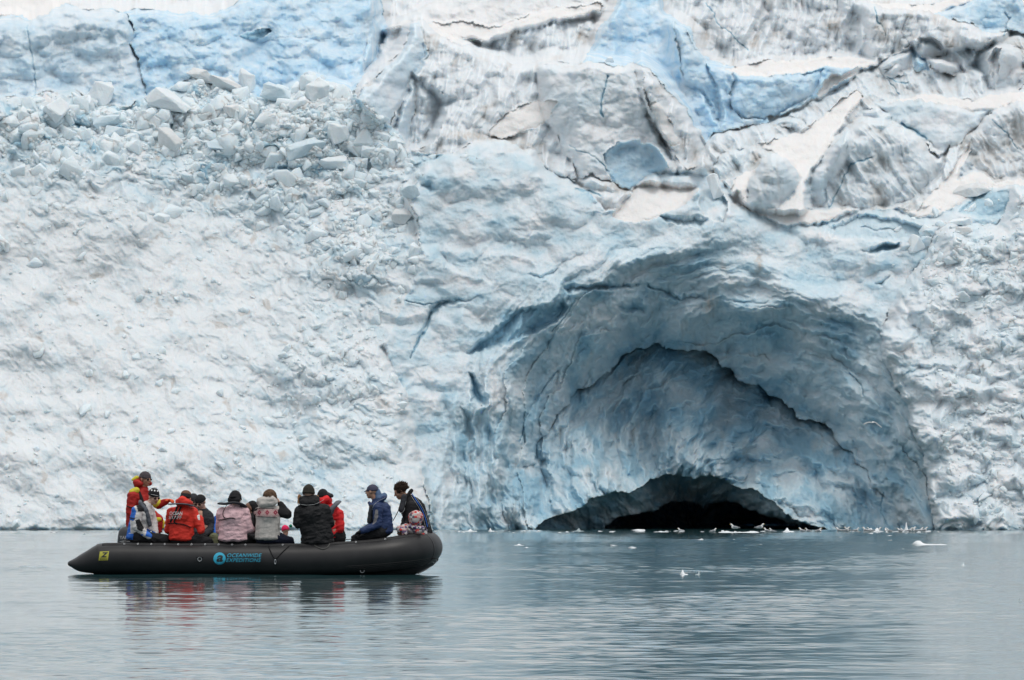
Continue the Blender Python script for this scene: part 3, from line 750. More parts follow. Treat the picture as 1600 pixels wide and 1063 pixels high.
# seams, strakes and lacing flap on the near side
for us in (205, 470, 655):
    p, r = ring_at(us); q, r2 = ring_at(us + 2.2); bm = bmesh.new()
    q = p + (q - p).normalized() * .03
    sweep(bm, [p, q], [r + .003, r + .003], 40); bm_obj('seam_tape', bm, M_RUB, boat)
def along(u0, u1, ang, off, step=4):
    out = []
    u = u0
    while u <= u1:
        k = min(range(1, len(near) - 1), key=lambda i: abs((near[i][0].x / near[i][0].y * F + 800) - u))
        a, b = near[k - 1], near[k + 1]
        ua = a[0].x / a[0].y * F + 800; ub = b[0].x / b[0].y * F + 800
        t = (u - ua) / (ub - ua); p = a[0].lerp(b[0], t); r = a[1] + (b[1] - a[1]) * t
        d = (b[0] - a[0]).normalized(); out_dir = Vector((d.y, -d.x, 0)).normalized()
        out.append(p + (out_dir * math.cos(ang) + Vector((0, 0, 1)) * math.sin(ang)) * (r + off)); u += step
    return out
for k in range(6):
    bm = bmesh.new(); sweep(bm, along(540 + 6 * k, 660, R(-30 - 7 * k), .001), .0055, 6); bm_obj('rub_strake', bm, M_RUB2, boat)
bm = bmesh.new()
a, b_, c_ = along(160, 655, R(62), .004), along(160, 655, R(78), .012), along(160, 655, R(100), .012)
rows = [[bm.verts.new(p + Vector((0, 0, .004 * mnoise.noise(Vector((p.x * 9, j, 0)))))) for p in r_] for j, r_ in enumerate((a, b_, c_))]
for r0, r1 in zip(rows[:-1], rows[1:]):
    for i in range(len(r0) - 1): bm.faces.new((r0[i], r0[i + 1], r1[i + 1], r1[i]))
bm.normal_update(); bmesh.ops.solidify(bm, geom=bm.faces[:], thickness=.008)
bm_obj('lacing_flap', bm, M_RUB2, boat)
def torus(c, ax, R_, r_, n=20, k=6):
    bm = bmesh.new(); q = Vector(ax).normalized().to_track_quat('Z', 'Y').to_matrix()
    vs = [[bm.verts.new(Vector(c) + q @ Vector(((R_ + r_ * math.cos(j * 2 * math.pi / k)) * math.cos(i * 2 * math.pi / n), (R_ + r_ * math.cos(j * 2 * math.pi / k)) * math.sin(i * 2 * math.pi / n), r_ * math.sin(j * 2 * math.pi / k)))) for j in range(k)] for i in range(n)]
    for i in range(n):
        for j in range(k): bm.faces.new((vs[i][j], vs[(i + 1) % n][j], vs[(i + 1) % n][(j + 1) % k], vs[i][(j + 1) % k]))
    return bm
for u in list(range(195, 400, 21)) + [442, 556, 600]:
    p = along(u, u + 1, R(66), .012)[0]
    bm_obj('eyelet', torus(p, (0, -1, .35), .011, .004, 14, 5), M_STEEL, boat)
for u, v in ((312, 874), (566, 892), (679, 877)):
    p = on_surface(BV, u, v, .012, YC)
    o = bm_obj('tow_ring', torus(p, (.15, -1, 0), .030, .0055), M_STEEL, boat)
    bm = bmesh.new(); sweep(bm, [on_surface(BV, u - 5, v - 3, .004, YC), on_surface(BV, u, v - 4, .007, YC), on_surface(BV, u + 5, v - 3, .004, YC)], .022, 10, flat=.25)
    bm_obj('patch', bm, M_RUB2, o)
# ropes
def rope(pts, r, mat, name='rope', off=.01):
    bm = bmesh.new(); sweep(bm, [on_surface(BV, u, v, off) for u, v in smooth_path(pts, 6)], r, 8); return bm_obj(name, bm, mat, boat)
rope([(419, 851), (422, 860), (430, 873), (440, 864), (453, 852)], .008, M_ROPEB)
rope([(489, 849), (494, 854), (504, 858), (512, 855), (517, 847), (522, 846)], .008, M_ROPE)
rope([(540, 843.5), (555, 842), (572, 840), (590, 835)], .006, M_ROPE)
p = on_surface(BV, 430, 878, .012); bm = torus(p, (0, -1, 0), .013, .004, 16, 6)
for v in bm.verts: v.co.z = p.z + (v.co.z - p.z) * 2.6
bm_obj('snap_hook', bm, M_STEEL, boat)
# markings
def disc(u, v, r, n=36): return [(u + r * math.cos(2 * math.pi * k / n), v + r * math.sin(2 * math.pi * k / n)) for k in range(n)]
em = project_poly('logo', disc(343, 873, 9.6), BV, M_CYAN, boat, .004)
project_text('logo_letter', 'a', 338.2, 348.6, 867.6, 878.2, BV, M_INK, em, .0065, shear=.25, bold=.03)
bm = bmesh.new(); pts = [(343 + 8.2 * math.cos(R(a)), 873 + 8.2 * math.sin(R(a))) for a in range(20, 140, 8)]
sweep(bm, [on_surface(BV, u, v, .0065) for u, v in pts], .008, 6, flat=.2); bm_obj('logo_swirl', bm, M_INK, em)
project_text('lettering', 'OCEANWIDE', 355.2, 409.0, 865.0, 870.8, BV, M_CYAN, boat, .007, shear=.28, bold=.0, cuts=3, spacing=1.06)
project_text('lettering', 'EXPEDITIONS', 353.4, 407.6, 872.6, 878.4, BV, M_CYAN, boat, .007, shear=.28, bold=.0, cuts=3, spacing=1.06)
bd = project_poly('maker_badge', [(156, 862), (170.5, 861.5), (168.5, 875.5), (154, 876)], BV, M_YEL, boat, .004)
project_text('badge_letter', 'Z', 157.2, 169.2, 863, 871.2, BV, M_INK, bd, .0065, shear=.3, bold=.05)
project_text('badge_lettering', 'ZODIAC', 155.6, 167.6, 872.4, 875, BV, M_INK, bd, .0065, bold=.02)
# hull, floor, transom
bm = bmesh.new(); prof = []
for u, kz, hw, tz in ((150, -.10, .78, .12), (300, -.14, .80, .12), (450, -.15, .80, .12), (560, -.14, .78, .14), (610, -.10, .66, .18), (640, -.03, .46, .22), (660, .05, .26, .22), (676, .14, .10, .24), (684, .22, .03, .28)):
    x = PX(u, 890, YC).x
    prof.append([bm.verts.new((x, YC + s_ * hw, tz if abs(s_) == 1 else kz + (tz - kz) * abs(s_) * .5)) for s_ in (-1, -.5, 0, .5, 1)])
for a, b_ in zip(prof[:-1], prof[1:]):
    for k in range(4): bm.faces.new((a[k], b_[k], b_[k + 1], a[k + 1]))
bm.normal_update(); bmesh.ops.solidify(bm, geom=bm.faces[:], thickness=.012)
bm_obj('hull', bm, rubber('hull_fabric', (.05, .052, .055), .35), boat)
bm = bmesh.new(); sweep(bm, [PX(653, 896.5, YC - .2), PX(666, 890, YC - .05), PX(677, 882, YC), PX(684, 873, YC)], .010, 8); bm_obj('keel_strip', bm, principled('keel_grey', (.42, .43, .44), .4), boat)
bm = bmesh.new(); box(bm, (PX(400, 890, YC).x, YC, .17), (4.4, 1.16, .02)); bm_obj('floor_board', bm, M_ALU, boat, False)
bm = bmesh.new(); box(bm, (PX(196, 880, YC).x, YC, .30), (.05, 1.16, .44), bev=.008); bm_obj('transom', bm, M_ALU, boat, False)
# outboard motor
M_COWL = principled('cowling_paint', (.035, .038, .045), .32)
bm = bmesh.new()
cx0, cx1 = PX(184, 830, YC).x, PX(222, 830, YC).x
zt, zb = PX(200, 822.5, YC).z, PX(200, 853, YC).z
secs = [(zb, 0, 1), (zb + .03, .0, 1.03), (zb + .15, .01, 1.0), (zb + .22, .02, .96), (zt - .045, .035, .88), (zt - .012, .06, .70), (zt, .1, .42)]
rings = []
for z_, inset, sc in secs:
    w2 = (cx1 - cx0) / 2 * sc; xc = (cx0 + cx1) / 2 + inset * .35
    rings.append([bm.verts.new((xc + w2 * (abs(math.cos(t)) ** .45) * (1 if math.cos(t) > 0 else -1), YC + .17 * sc * (abs(math.sin(t)) ** .5) * (1 if math.sin(t) > 0 else -1), z_)) for t in [2 * math.pi * k / 32 for k in range(32)]])
for a, b_ in zip(rings[:-1], rings[1:]):
    for k in range(32): bm.faces.new((a[k], a[(k + 1) % 32], b_[(k + 1) % 32], b_[k]))
bm.faces.new(rings[-1]); bm.faces.new(rings[0][::-1])
motor = bm_obj('outboard_motor', bm, M_COWL, boat)
BM_ = bvh_of(motor)
project_text('motor_lettering', 'YAMAHA', 186.8, 213, 837.4, 842.6, BM_, M_LGREY, motor, .004, bold=.02)
bm = bmesh.new(); sweep(bm, [on_surface(BM_, u, 846.5, .003) for u in range(187, 218, 3)], .004, 6); bm_obj('trim_line', bm, M_LGREY, motor)
bm = bmesh.new(); x = (cx0 + cx1) / 2 - .06
sweep(bm, [(x, YC, zb + .02), (x, YC, .1), (x - .02, YC, -.35)], [.09, .07, .05], 16, flat=1.3); box(bm, (x - .02, YC, -.1), (.22, .13, .02), bev=.005); bm_obj('motor_leg', bm, M_COWL, motor)
bm = bmesh.new(); sweep(bm, smooth_path([tuple(PX(216, 838, YC - .05)), tuple(PX(240, 834, YC - .1)), tuple(PX(253, 830, YC - .12))], 4), [.022] * 8 + [.026], 10); bm_obj('tiller', bm, M_RUB2, motor)
# ------------------------------------------------------------------ people
def remesh(bm, voxel, smooth=4, fac=.5):
    me = bpy.data.meshes.new('r'); bm.to_mesh(me); bm.free()
    o = bpy.data.objects.new('r', me); COL.objects.link(o)
    md = o.modifiers.new('r', 'REMESH'); md.mode = 'VOXEL'; md.voxel_size = voxel; md.use_smooth_shade = True
    if smooth:
        sm = o.modifiers.new('s', 'SMOOTH'); sm.factor = fac; sm.iterations = smooth
    dg = bpy.context.evaluated_depsgraph_get(); out = bpy.data.meshes.new_from_object(o.evaluated_get(dg))
    bpy.data.objects.remove(o); bpy.data.meshes.remove(me)
    return out

_ico = None
def ico_pts():
    global _ico
    if _ico is None:
        b = bmesh.new(); bmesh.ops.create_icosphere(b, subdivisions=2, radius=1); _ico = [v.co.copy() for v in b.verts]; b.free()
    return _ico

def hull_pts(bm, pts):
    vs = [bm.verts.new(p) for p in pts]
    r = bmesh.ops.convex_hull(bm, input=vs)
    junk = [g for g in r['geom_interior'] if isinstance(g, bmesh.types.BMVert)]
    if junk: bmesh.ops.delete(bm, geom=junk, context='VERTS')

def cap(bm, a, b, ra, rb):
    """tapered capsule; a radius may be (rx, ry, rz)"""
    def q(p, r):
        r = r if isinstance(r, tuple) else (r, r, r)
        return [Vector((p[0] + v.x * r[0], p[1] + v.y * r[1], p[2] + v.z * r[2])) for v in ico_pts()]
    hull_pts(bm, q(a, ra) + q(b, rb))

def chain(bm, pts, rads):
    for i in range(len(pts) - 1): cap(bm, pts[i], pts[i + 1], rads[i], rads[i + 1])

def frame(yaw, pitch=0, roll=0):
    """face direction: yaw 0 = towards the camera, 90 = to the right of the picture, 180 = away; pitch>0 looks down"""
    f = Vector((math.sin(R(yaw)), -math.cos(R(yaw)), 0)); f = Matrix.Rotation(R(pitch), 3, Vector((0, 0, 1)).cross(f)) @ f
    s = Vector((0, 0, 1)).cross(f).normalized(); u = f.cross(s)
    if roll:
        q = Matrix.Rotation(R(roll), 3, f); s = q @ s; u = q @ u
    return Matrix((f, s, u)).transposed()

def head_shape(bm, c, M, k=1.0):
    T = lambda *p: Vector(c) + M @ (Vector(p) * k)
    def ell(p, r):
        hull_pts(bm, [T(p[0] + v.x * r[0], p[1] + v.y * r[1], p[2] + v.z * r[2]) for v in ico_pts()])
    ell((-.012, 0, .028), (.098, .077, .092)); ell((.022, 0, -.030), (.070, .062, .075)); ell((.045, 0, -.078), (.040, .036, .030))
    ell((.062, 0, .030), (.030, .055, .018))                                     # brow
    hull_pts(bm, [T(.082 + v.x * .010, v.y * .010, .018 + v.z * .010) for v in ico_pts()] + [T(.106 + v.x * .014, v.y * .015, -.018 + v.z * .010) for v in ico_pts()])
    for s_ in (-1, 1):
        ell((.070, s_ * .032, .004), (.016, .016, .012)); ell((.058, s_ * .040, -.024), (.024, .022, .020)); ell((-.006, s_ * .080, -.004), (.020, .010, .032))
    ell((.082, 0, -.050), (.014, .024, .007)); ell((.079, 0, -.060), (.013, .020, .007))

def hand_shape(bm, wrist, d, nrm, side, curl=.6, k=1.0, fat=0.0):
    """palm, four fingers of unequal length with two bends, thumb from the side of the palm"""
    d = Vector(d).normalized(); nrm = Vector(nrm); nrm = (nrm - d * nrm.dot(d)).normalized(); s = d.cross(nrm) * side
    w = Vector(wrist)
    for t in (-.028, -.010, .010, .027):
        cap(bm, w + s * t * .7 * k, w + d * .085 * k + s * t * k, .015 * k + fat, .0125 * k + fat)
    for t, ln in ((-.030, .78), (-.010, .96), (.010, 1.0), (.030, .90)):
        p = w + d * .085 * k + s * t * k; a = curl * .5; q = p
        for seg in (.042, .027, .021):
            dd = d * math.cos(a) - nrm * math.sin(a); q2 = q + dd * seg * ln * k
            cap(bm, q, q2, .0092 * k + fat, .0082 * k + fat); q = q2; a += curl
    b = w + d * .025 * k + s * .030 * k; t1 = b + (d * .55 + s * .75 - nrm * .25).normalized() * .040 * k; t2 = t1 + (d * .85 + s * .25 - nrm * .45).normalized() * .032 * k
    chain(bm, [b, t1, t2], [.014 * k + fat, .0115 * k + fat, .0095 * k + fat])

SKIN = [fabric('skin_' + a, c, .55, .002, 90, .4, 12) for a, c in (('fair', (.56, .34, .26)), ('tanned', (.40, .22, .15)), ('brown', (.17, .085, .055)))]
M_LIP = principled('lip', (.35, .12, .10), .5); M_EYE = principled('eye_dark', (.015, .012, .010), .15)
M_LENS = principled('sunglass_lens', (.008, .008, .009), .08, .7)
M_BLACK = fabric('black_cloth', (.012, .012, .014)); M_DGREY = fabric('charcoal_cloth', (.030, .032, .038)); M_STRAP = fabric('black_webbing', (.010, .010, .011), .8, .002)
M_VESTG = fabric('grey_lifejacket', (.085, .095, .115), .6); M_REFL = principled('reflective_piping', (.55, .57, .58), .4)

def px3(q, dy=0): return PX(q[0], q[1], q[2] + dy)

def sdf_pt_in(poly, u, v):
    ins = False; n = len(poly)
    for i in range(n):
        a, b_ = poly[i], poly[(i + 1) % n]
        if (a[1] <= v < b_[1]) or (b_[1] <= v < a[1]):
            if u < a[0] + (v - a[1]) / (b_[1] - a[1]) * (b_[0] - a[0]): ins = not ins
    return ins

class Person:
    def __init__(s, label, yb, skin=1, k=1.0):
        s.k, s.y, s.skin = k, yb, skin; s.label = label; s.b = bmesh.new(); s.parts = []; s.eyes = None; s.kids = []
    def P(s, u, v, dy=0): return PX(u, v, s.y + dy)
    def head(s, u, v, dy=0, yaw=180, pitch=0, roll=0, k=None):
        s.hc = s.P(u, v, dy); s.hm = frame(yaw, pitch, roll); s.hk = (k or s.k) * .98
        head_shape(s.b, s.hc, s.hm, s.hk); return s
    def H(s, *p): return s.hc + s.hm @ (Vector(p) * s.hk)
    def body(s, neck, chest, pelvis, sh=None, arms=(), legs=(), depth=.105, w=.165):
        """all points are (u, v, dy); arms/legs are lists of (shoulder, elbow, wrist) / (hip, knee, ankle)"""
        k = s.k; A, B, C = s.P(*neck), s.P(*chest), s.P(*pelvis)
        cap(s.b, s.H(-.015, 0, -.05), A, .052 * k, .06 * k); cap(s.b, A, B, .07 * k, .12 * k)
        cap(s.b, B, C, .125 * k, .135 * k)
        s.A, s.B, s.C = A, B, C; s.arms = [[s.P(*p) for p in a] for a in arms]; s.legs = [[s.P(*p) for p in a] for a in legs]
        for a in s.arms:
            cap(s.b, B, a[0], .10 * k, .055 * k); chain(s.b, a, [.048 * k, .037 * k, .026 * k])
        for a in s.legs:
            cap(s.b, C, a[0], .13 * k, .085 * k); chain(s.b, a, [.082 * k, .055 * k, .038 * k])
            f = a[-1]; t = (a[1] - a[0]); t.z = 0; t = t.normalized() if t.length > .01 else Vector((0, 1, 0))
            cap(s.b, f - Vector((0, 0, .03)), f + t * .15 * k - Vector((0, 0, .04)), .035 * k, .028 * k)
        return s
    def hand(s, i, d=None, nrm=(0, -1, 0), side=1, curl=.6, glove=None, gname='glove'):
        a = s.arms[i]; d = d or (a[2] - a[1])
        hand_shape(s.b, a[2], d, nrm, side, curl, s.k)
        if glove:
            bm = bmesh.new(); hand_shape(bm, a[2], d, nrm, side, curl, s.k, .005); cap(bm, a[2] - Vector(d).normalized() * .03, a[2], .036 * s.k, .034 * s.k)
            s.kids.append((gname, remesh(bm, .007, 2), glove))
        else: s.bare = getattr(s, 'bare', []) + [a[2]]
        return s
    def finish(s):
        me = remesh(s.b, .0085 * max(s.k, .8), 2)
        hc, hm, hk = s.hc, s.hm.transposed(), s.hk
        o = link('person', me, [SKIN[s.skin], M_LIP, M_EYE]); s.o = o
        for p in me.polygons:
            q = (hm @ (p.center - hc)) / hk
            if abs(q.z) < .012 and abs(abs(q.y) - .032) < .013 and q.x > .078: p.material_index = 2
            elif abs(q.y) < .022 and -.066 < q.z < -.043 and q.x > .082: p.material_index = 1
        base = Vector((s.C.x, s.C.y, min(v.co.z for v in me.vertices)))
        me.transform(Matrix.Translation(-base)); o.location = base
        tag(o, s.label, 'person', group='people aboard the inflatable boat')
        for nm, m_, mat in s.kids: link(nm, m_, mat, o)
        return o
    # garments -----------------------------------------------------------
    def garment(s, name, pieces, mat, voxel=.011, smooth=5, wrinkle=.006, seed=0, hem=None):
        bm = bmesh.new()
        for pc in pieces:
            if len(pc) == 4: cap(bm, *pc)
            else: chain(bm, pc[0], pc[1])
        me = remesh(bm, voxel, smooth)
        if wrinkle:
            n = len(me.vertices); co = np.zeros(n * 3, np.float32); me.vertices.foreach_get('co', co); co = co.reshape(-1, 3)
            no = np.zeros(n * 3, np.float32); me.vertices.foreach_get('normal', no); no = no.reshape(-1, 3)
            # folds: stretched noise, deeper where the cloth hangs
            x, y, z = co.T
            w = fbm(x * 6 + z * 5 + y * 3 + seed, z * 15 - x * 5 + seed * 3.3, 33 + seed, 3, .55) + .6 * (1 - np.abs(fbm(x * 5 - z * 2, z * 11 + y * 5, 55 + seed, 2)) * 2)
            co = co + no * (wrinkle * w)[:, None]
            me.vertices.foreach_set('co', co.ravel().astype(np.float32)); me.update()
        for p in me.polygons: p.use_smooth = True
        s.kids.append((name, me, mat)); return me
    def jacket(s, mat, w=1.0, name='jacket', hem=0.0, hood=None, sleeves=True, wrinkle=.007, seed=0, bell=1.0, armw=1.0, extra=()):
        k = s.k; A, B, C = s.A, s.B, s.C
        ps = [(A, B, .085 * k, .165 * k * w), (B, C, (.185 * k * w, .135 * k * w, .17 * k), (.185 * k * w * bell, .15 * k * w, .10 * k))]
        if hem: ps.append((C, C + Vector((0, 0, -hem)), (.185 * k * w * bell, .15 * k * w, .1 * k), (.19 * k * w * bell, .155 * k * w, .05 * k)))
        for a in s.arms:
            ps.append((B + Vector((0, 0, .03)), a[0], .12 * k, .088 * k * armw))
            if sleeves is True: ps.append((a, [.085 * k * armw, .066 * k * armw, .050 * k * armw]))
        ps += list(extra)
        return s.garment(name, ps, mat, seed=seed, wrinkle=wrinkle)
    def sleeves_only(s, mat, name='sleeve', armw=1.0, idx=None, seed=3):
        for i, a in enumerate(s.arms):
            if idx is None or i in idx:
                s.garment(name, [(a, [.080 * s.k * armw, .068 * s.k * armw, .048 * s.k * armw])], mat, seed=seed + i)
    def trousers(s, mat, w=1.0, seed=5, name='trousers'):
        k = s.k; ps = [(s.C, s.C + Vector((0, 0, .05)), (.17 * k, .145 * k, .13 * k), (.16 * k, .13 * k, .1 * k))]
        for a in s.legs:
            ps += [(s.C, a[0], .14 * k * w, .115 * k * w), (a, [.108 * k * w, .078 * k * w, .062 * k * w])]
        s.garment(name, ps, mat, seed=seed)
        for a in s.legs:
            t = (a[1] - a[0]); t.z = 0; t = t.normalized() if t.length > .01 else Vector((0, 1, 0)); f = a[-1]
            s.garment('boot', [(f + Vector((0, 0, .08)), f, .06 * k, .055 * k), (f - Vector((0, 0, .03)), f + t * .17 * k - Vector((0, 0, .035)), .052 * k, .042 * k)], M_BLACK, wrinkle=0)
    def beanie(s, mat, z0=.018, tilt=0, name='hat', tall=.0, fat=1.0):
        bm = bmesh.new()
        def P(x, y, z): return s.H(x, y, z)
        hull_pts(bm, [P(-.014 + v.x * .108 * fat, v.y * .089 * fat, z0 + .010 + max(v.z, -.12) * (.098 + tall)) for v in ico_pts()])
        hull_pts(bm, [P(-.014 + v.x * .113 * fat, v.y * .093 * fat, z0 + .012 + max(min(v.z, .30), -.22) * .085) for v in ico_pts()])
        me = remesh(bm, .008, 3); s.kids.append((name, me, mat)); return me
    def hood_down(s, mat, name='hood', k=1.0, at=(-.085, 0, -.075), r=(.10, .13, .065), seed=2):
        c = s.H(*at); f = s.hm.col[0]; sd = s.hm.col[1]
        ps = [(c - sd * r[1] * .55 * k - Vector((0, 0, .02)), c + Vector((0, 0, .02)) - f * .01, .06 * k, .078 * k), (c + sd * r[1] * .55 * k - Vector((0, 0, .02)), c + Vector((0, 0, .02)) - f * .01, .06 * k, .078 * k),
              (c - sd * .09 * k + f * .10, c - sd * .09 * k, .035 * k, .055 * k), (c + sd * .09 * k + f * .10, c + sd * .09 * k, .035 * k, .055 * k)]
        return s.garment(name, ps, mat, seed=seed, wrinkle=.006)
    def shades(s, name='sunglasses'):
        bm = bmesh.new()
        for q in (-1, 1):
            hull_pts(bm, [s.H(.088 + v.x * .007, q * .032 + v.y * .027, .006 + v.z * .019) for v in ico_pts()])
            sweep(bm, [s.H(.082, q * .058, .012), s.H(.04, q * .080, .012), s.H(-.01, q * .084, .008)], .004, 6)
        sweep(bm, [s.H(.094, -.012, .010), s.H(.094, .012, .010)], .004, 6)
        me = bpy.data.meshes.new('g'); bm.to_mesh(me); bm.free(); s.kids.append((name, me, M_LENS))
    def hair(s, mat, pts, name='hair', seed=0, n=260, ln=.05):
        """tufts as thin tapered strands over a cap"""
        rnd = random.Random(seed); bm = bmesh.new()
        hull_pts(bm, [s.H(-.020 + v.x * .100, v.y * .086, .032 + max(v.z, -.55) * .094) for v in ico_pts()])
        for _ in range(n):
            t = rnd.uniform(0, 2 * math.pi); z = rnd.uniform(-.35, 1); rr_ = math.sqrt(max(0, 1 - z * z))
            v = Vector((rr_ * math.cos(t), rr_ * math.sin(t), z))
            if v.x > .75 and z < .35: continue
            a = Vector((-.020 + v.x * .096, v.y * .083, .032 + v.z * .090)); d = (v * .55 + Vector(pts)).normalized()
            b_ = a + d * ln * rnd.uniform(.5, 1.1) + Vector((rnd.uniform(-1, 1), rnd.uniform(-1, 1), rnd.uniform(-1, 1))) * .012
            sweep(bm, [s.H(*a), s.H(*((a + b_) / 2 + v * .008)), s.H(*b_)], [.009, .007, .0015], 5, cap=False)
        me = bpy.data.meshes.new('h'); bm.to_mesh(me); bm.free(); s.kids.append((name, me, mat))
    def kid(s, name): return [o for o in s.o.children if o.name.split('.')[0] == name][0]
    def paint(s, name, poly, mat):
        """a panel of another colour in the cloth of a garment"""
        o = s.kid(name); me = o.data; me.materials.append(mat); k = len(me.materials) - 1
        for f in me.polygons:
            c = f.center
            if f.normal.y < .15 and sdf_pt_in(poly, 800 + c.x / c.y * F, HZ - (c.z - CH) / c.y * F): f.material_index = k
    def strap(s, bvh, pts, w=.013, mat=None, name='strap', off=.004, flat=.35):
        bm = bmesh.new(); sweep(bm, [on_surface(bvh, u, v, off, s.y) for u, v in smooth_path(pts, 6)], w, 8, flat=flat)
        return bm_obj(name, bm, mat or M_STRAP, s.o)
    def free_strap(s, pts, w=.012, mat=None, name='strap'):
        bm = bmesh.new(); sweep(bm, [s.P(*q) for q in smooth_path(pts, 6)], w, 8, flat=.5)
        return bm_obj(name, bm, mat or M_STRAP, s.o)

def flat_collar(p, pts, r=.022, mat=None, name='lifejacket_collar'):
    """a deflated lifejacket collar: a flattened horseshoe; pts (u, v, dy)"""
    bm = bmesh.new(); q = smooth_path(pts, 6)
    for a, b in zip(q[:-1], q[1:]): cap(bm, p.P(*a), p.P(*b), (.05, .05, r), (.05, .05, r))
    p.kids.append((name, remesh(bm, .009, 2), mat or M_VESTG))

M_RED = fabric('red_shell', (.38, .022, .018), .65); M_YELLOW = fabric('yellow_flash', (.62, .56, .05), .6); M_ORANGE = fabric('orange_glove', (.75, .13, .05), .7)
M_RED2 = fabric('scarlet_shell', (.62, .035, .022), .6); M_REDP = fabric('bright_red_parka', (.72, .025, .03), .6)
M_PINK = fabric('pale_pink_shell', (.72, .48, .51), .6, .02, 40, .25, 9); M_WOOL = fabric('light_grey_wool', (.50, .47, .44), .95, .006, 90, .1, 30)
M_NAVY = fabric('navy_shell', (.022, .040, .11), .5, .014); M_NAVYL = fabric('slate_blue_lining', (.08, .13, .23), .7); M_NAVYT = fabric('dark_navy_trousers', (.012, .016, .035))
M_BLUE = fabric('bright_blue_shell', (.03, .15, .58), .55); M_WHITE = fabric('off_white_shell', (.60, .58, .57), .6); M_OLIVE = fabric('olive_cloth', (.13, .14, .08))
M_PARKA = fabric('black_parka', (.010, .0105, .012), .7, .022, 40, .3, 8); M_GREYHAT = fabric('grey_knit', (.07, .06, .068), .95); M_BROWNHAT = fabric('brown_knit', (.16, .085, .06), .95)
M_DOLIVE = fabric('dark_olive_knit', (.030, .028, .022), .95); M_NAVYCAP = fabric('slate_navy_cap', (.05, .052, .085), .8); M_HOTPINK = fabric('hot_pink_knit', (.75, .03, .12), .9); M_GREEN = fabric('green_knit', (.01, .22, .12), .9)
M_HAIRB = fabric('brown_hair', (.11, .065, .038), .6); M_HAIRD = fabric('dark_brown_hair', (.035, .02, .013), .6); M_HAIRG = fabric('ginger_fur', (.42, .22, .10), .9)
M_MARK = principled('white_print', (.75, .75, .74), .6)

def check_mat(name, cols, sc):
    m = bpy.data.materials.new(name); m.use_nodes = True; n, l = m.node_tree.nodes, m.node_tree.links; b = n['Principled BSDF']
    g = n.new('ShaderNodeTexCoord'); v = n.new('ShaderNodeTexVoronoi'); v.distance = 'CHEBYCHEV'; v.inputs['Scale'].default_value = sc; v.inputs['Randomness'].default_value = .35
    l.new(g.outputs['Object'], v.inputs['Vector']); sp = n.new('ShaderNodeSeparateColor'); l.new(v.outputs['Color'], sp.inputs[0])
    r = n.new('ShaderNodeValToRGB'); r.color_ramp.interpolation = 'CONSTANT'; l.new(sp.outputs[0], r.inputs[0])
    cr = r.color_ramp; cr.elements[0].color = (*cols[0], 1); cr.elements[1].position = 1 / len(cols); cr.elements[1].color = (*cols[1], 1)
    for i, c in enumerate(cols[2:]):
        e = cr.elements.new((i + 2) / len(cols)); e.color = (*c, 1)
    l.new(r.outputs[0], b.inputs['Base Color']); b.inputs['Roughness'].default_value = .8; return m
M_CHECK = check_mat('patchwork_print', [(.60, .57, .55), (.55, .05, .045), (.10, .09, .12), (.55, .32, .30), (.62, .60, .60), (.14, .10, .20)], 26)

# --- steersman at the stern, one hand reaching right
p = Person('person in red and yellow jacket steering at the stern, highest head in the boat', 88.95, 1)
p.head(227.5, 749, yaw=48, pitch=8)
p.body((224, 765, .03), (217, 784, .03), (214, 832, 0), arms=[((207, 775, -.14), (203, 800, -.16), (222, 818, -.25)), ((236, 777, .06), (248, 789, .0), (260, 784, -.10)), ((232, 790, -.02), (243, 806, -.18), (250, 826, -.15))][:2] , legs=[((212, 838, -.1), (238, 846, -.18), (238, 877, -.12)), ((214, 838, .1), (242, 846, .12), (242, 877, .12))])
p.hand(1, nrm=(0, .3, 1), side=1, curl=.75, glove=M_ORANGE)
p.jacket(M_RED, 1.02, seed=1)
p.garment('cuff', [(p.P(245, 788, 0), p.P(248, 786, -.03), .071, .068)], M_YELLOW, wrinkle=.003)
p.garment('shoulder_flash', [(p.P(206, 769, -.14), p.P(213, 766.5, -.12), .05, .055)], M_YELLOW, wrinkle=.003)
p.garment('jacket_skirt', [(p.P(240, 803, -.35), p.P(249, 812, -.42), .06, .065), (p.P(249, 812, -.42), p.P(247, 830, -.42), .065, .06)], M_RED, wrinkle=.006)
p.garment('knee_flash', [(p.P(243, 813, -.46), p.P(249, 812, -.46), .045, .04), (p.P(255, 815, -.40), p.P(254, 824, -.40), .03, .03)], M_YELLOW, wrinkle=.004)
p.hood_down(M_RED, seed=3, at=(-.10, 0, -.07), k=1.05); p.garment('hood_lining', [(p.P(207, 750, .0), p.P(214, 746.5, .02), .022, .034)], M_YELLOW, wrinkle=.004)
p.trousers(M_RED, seed=4); p.beanie(M_GREYHAT, z0=.022); p.shades()
p.finish(); bv = bvh_of(p.kid('jacket'))
p.strap(bv, [(214, 764), (219, 774), (224, 788)], .03); p.strap(bv, [(199, 791), (206, 793), (216, 792)], .02)

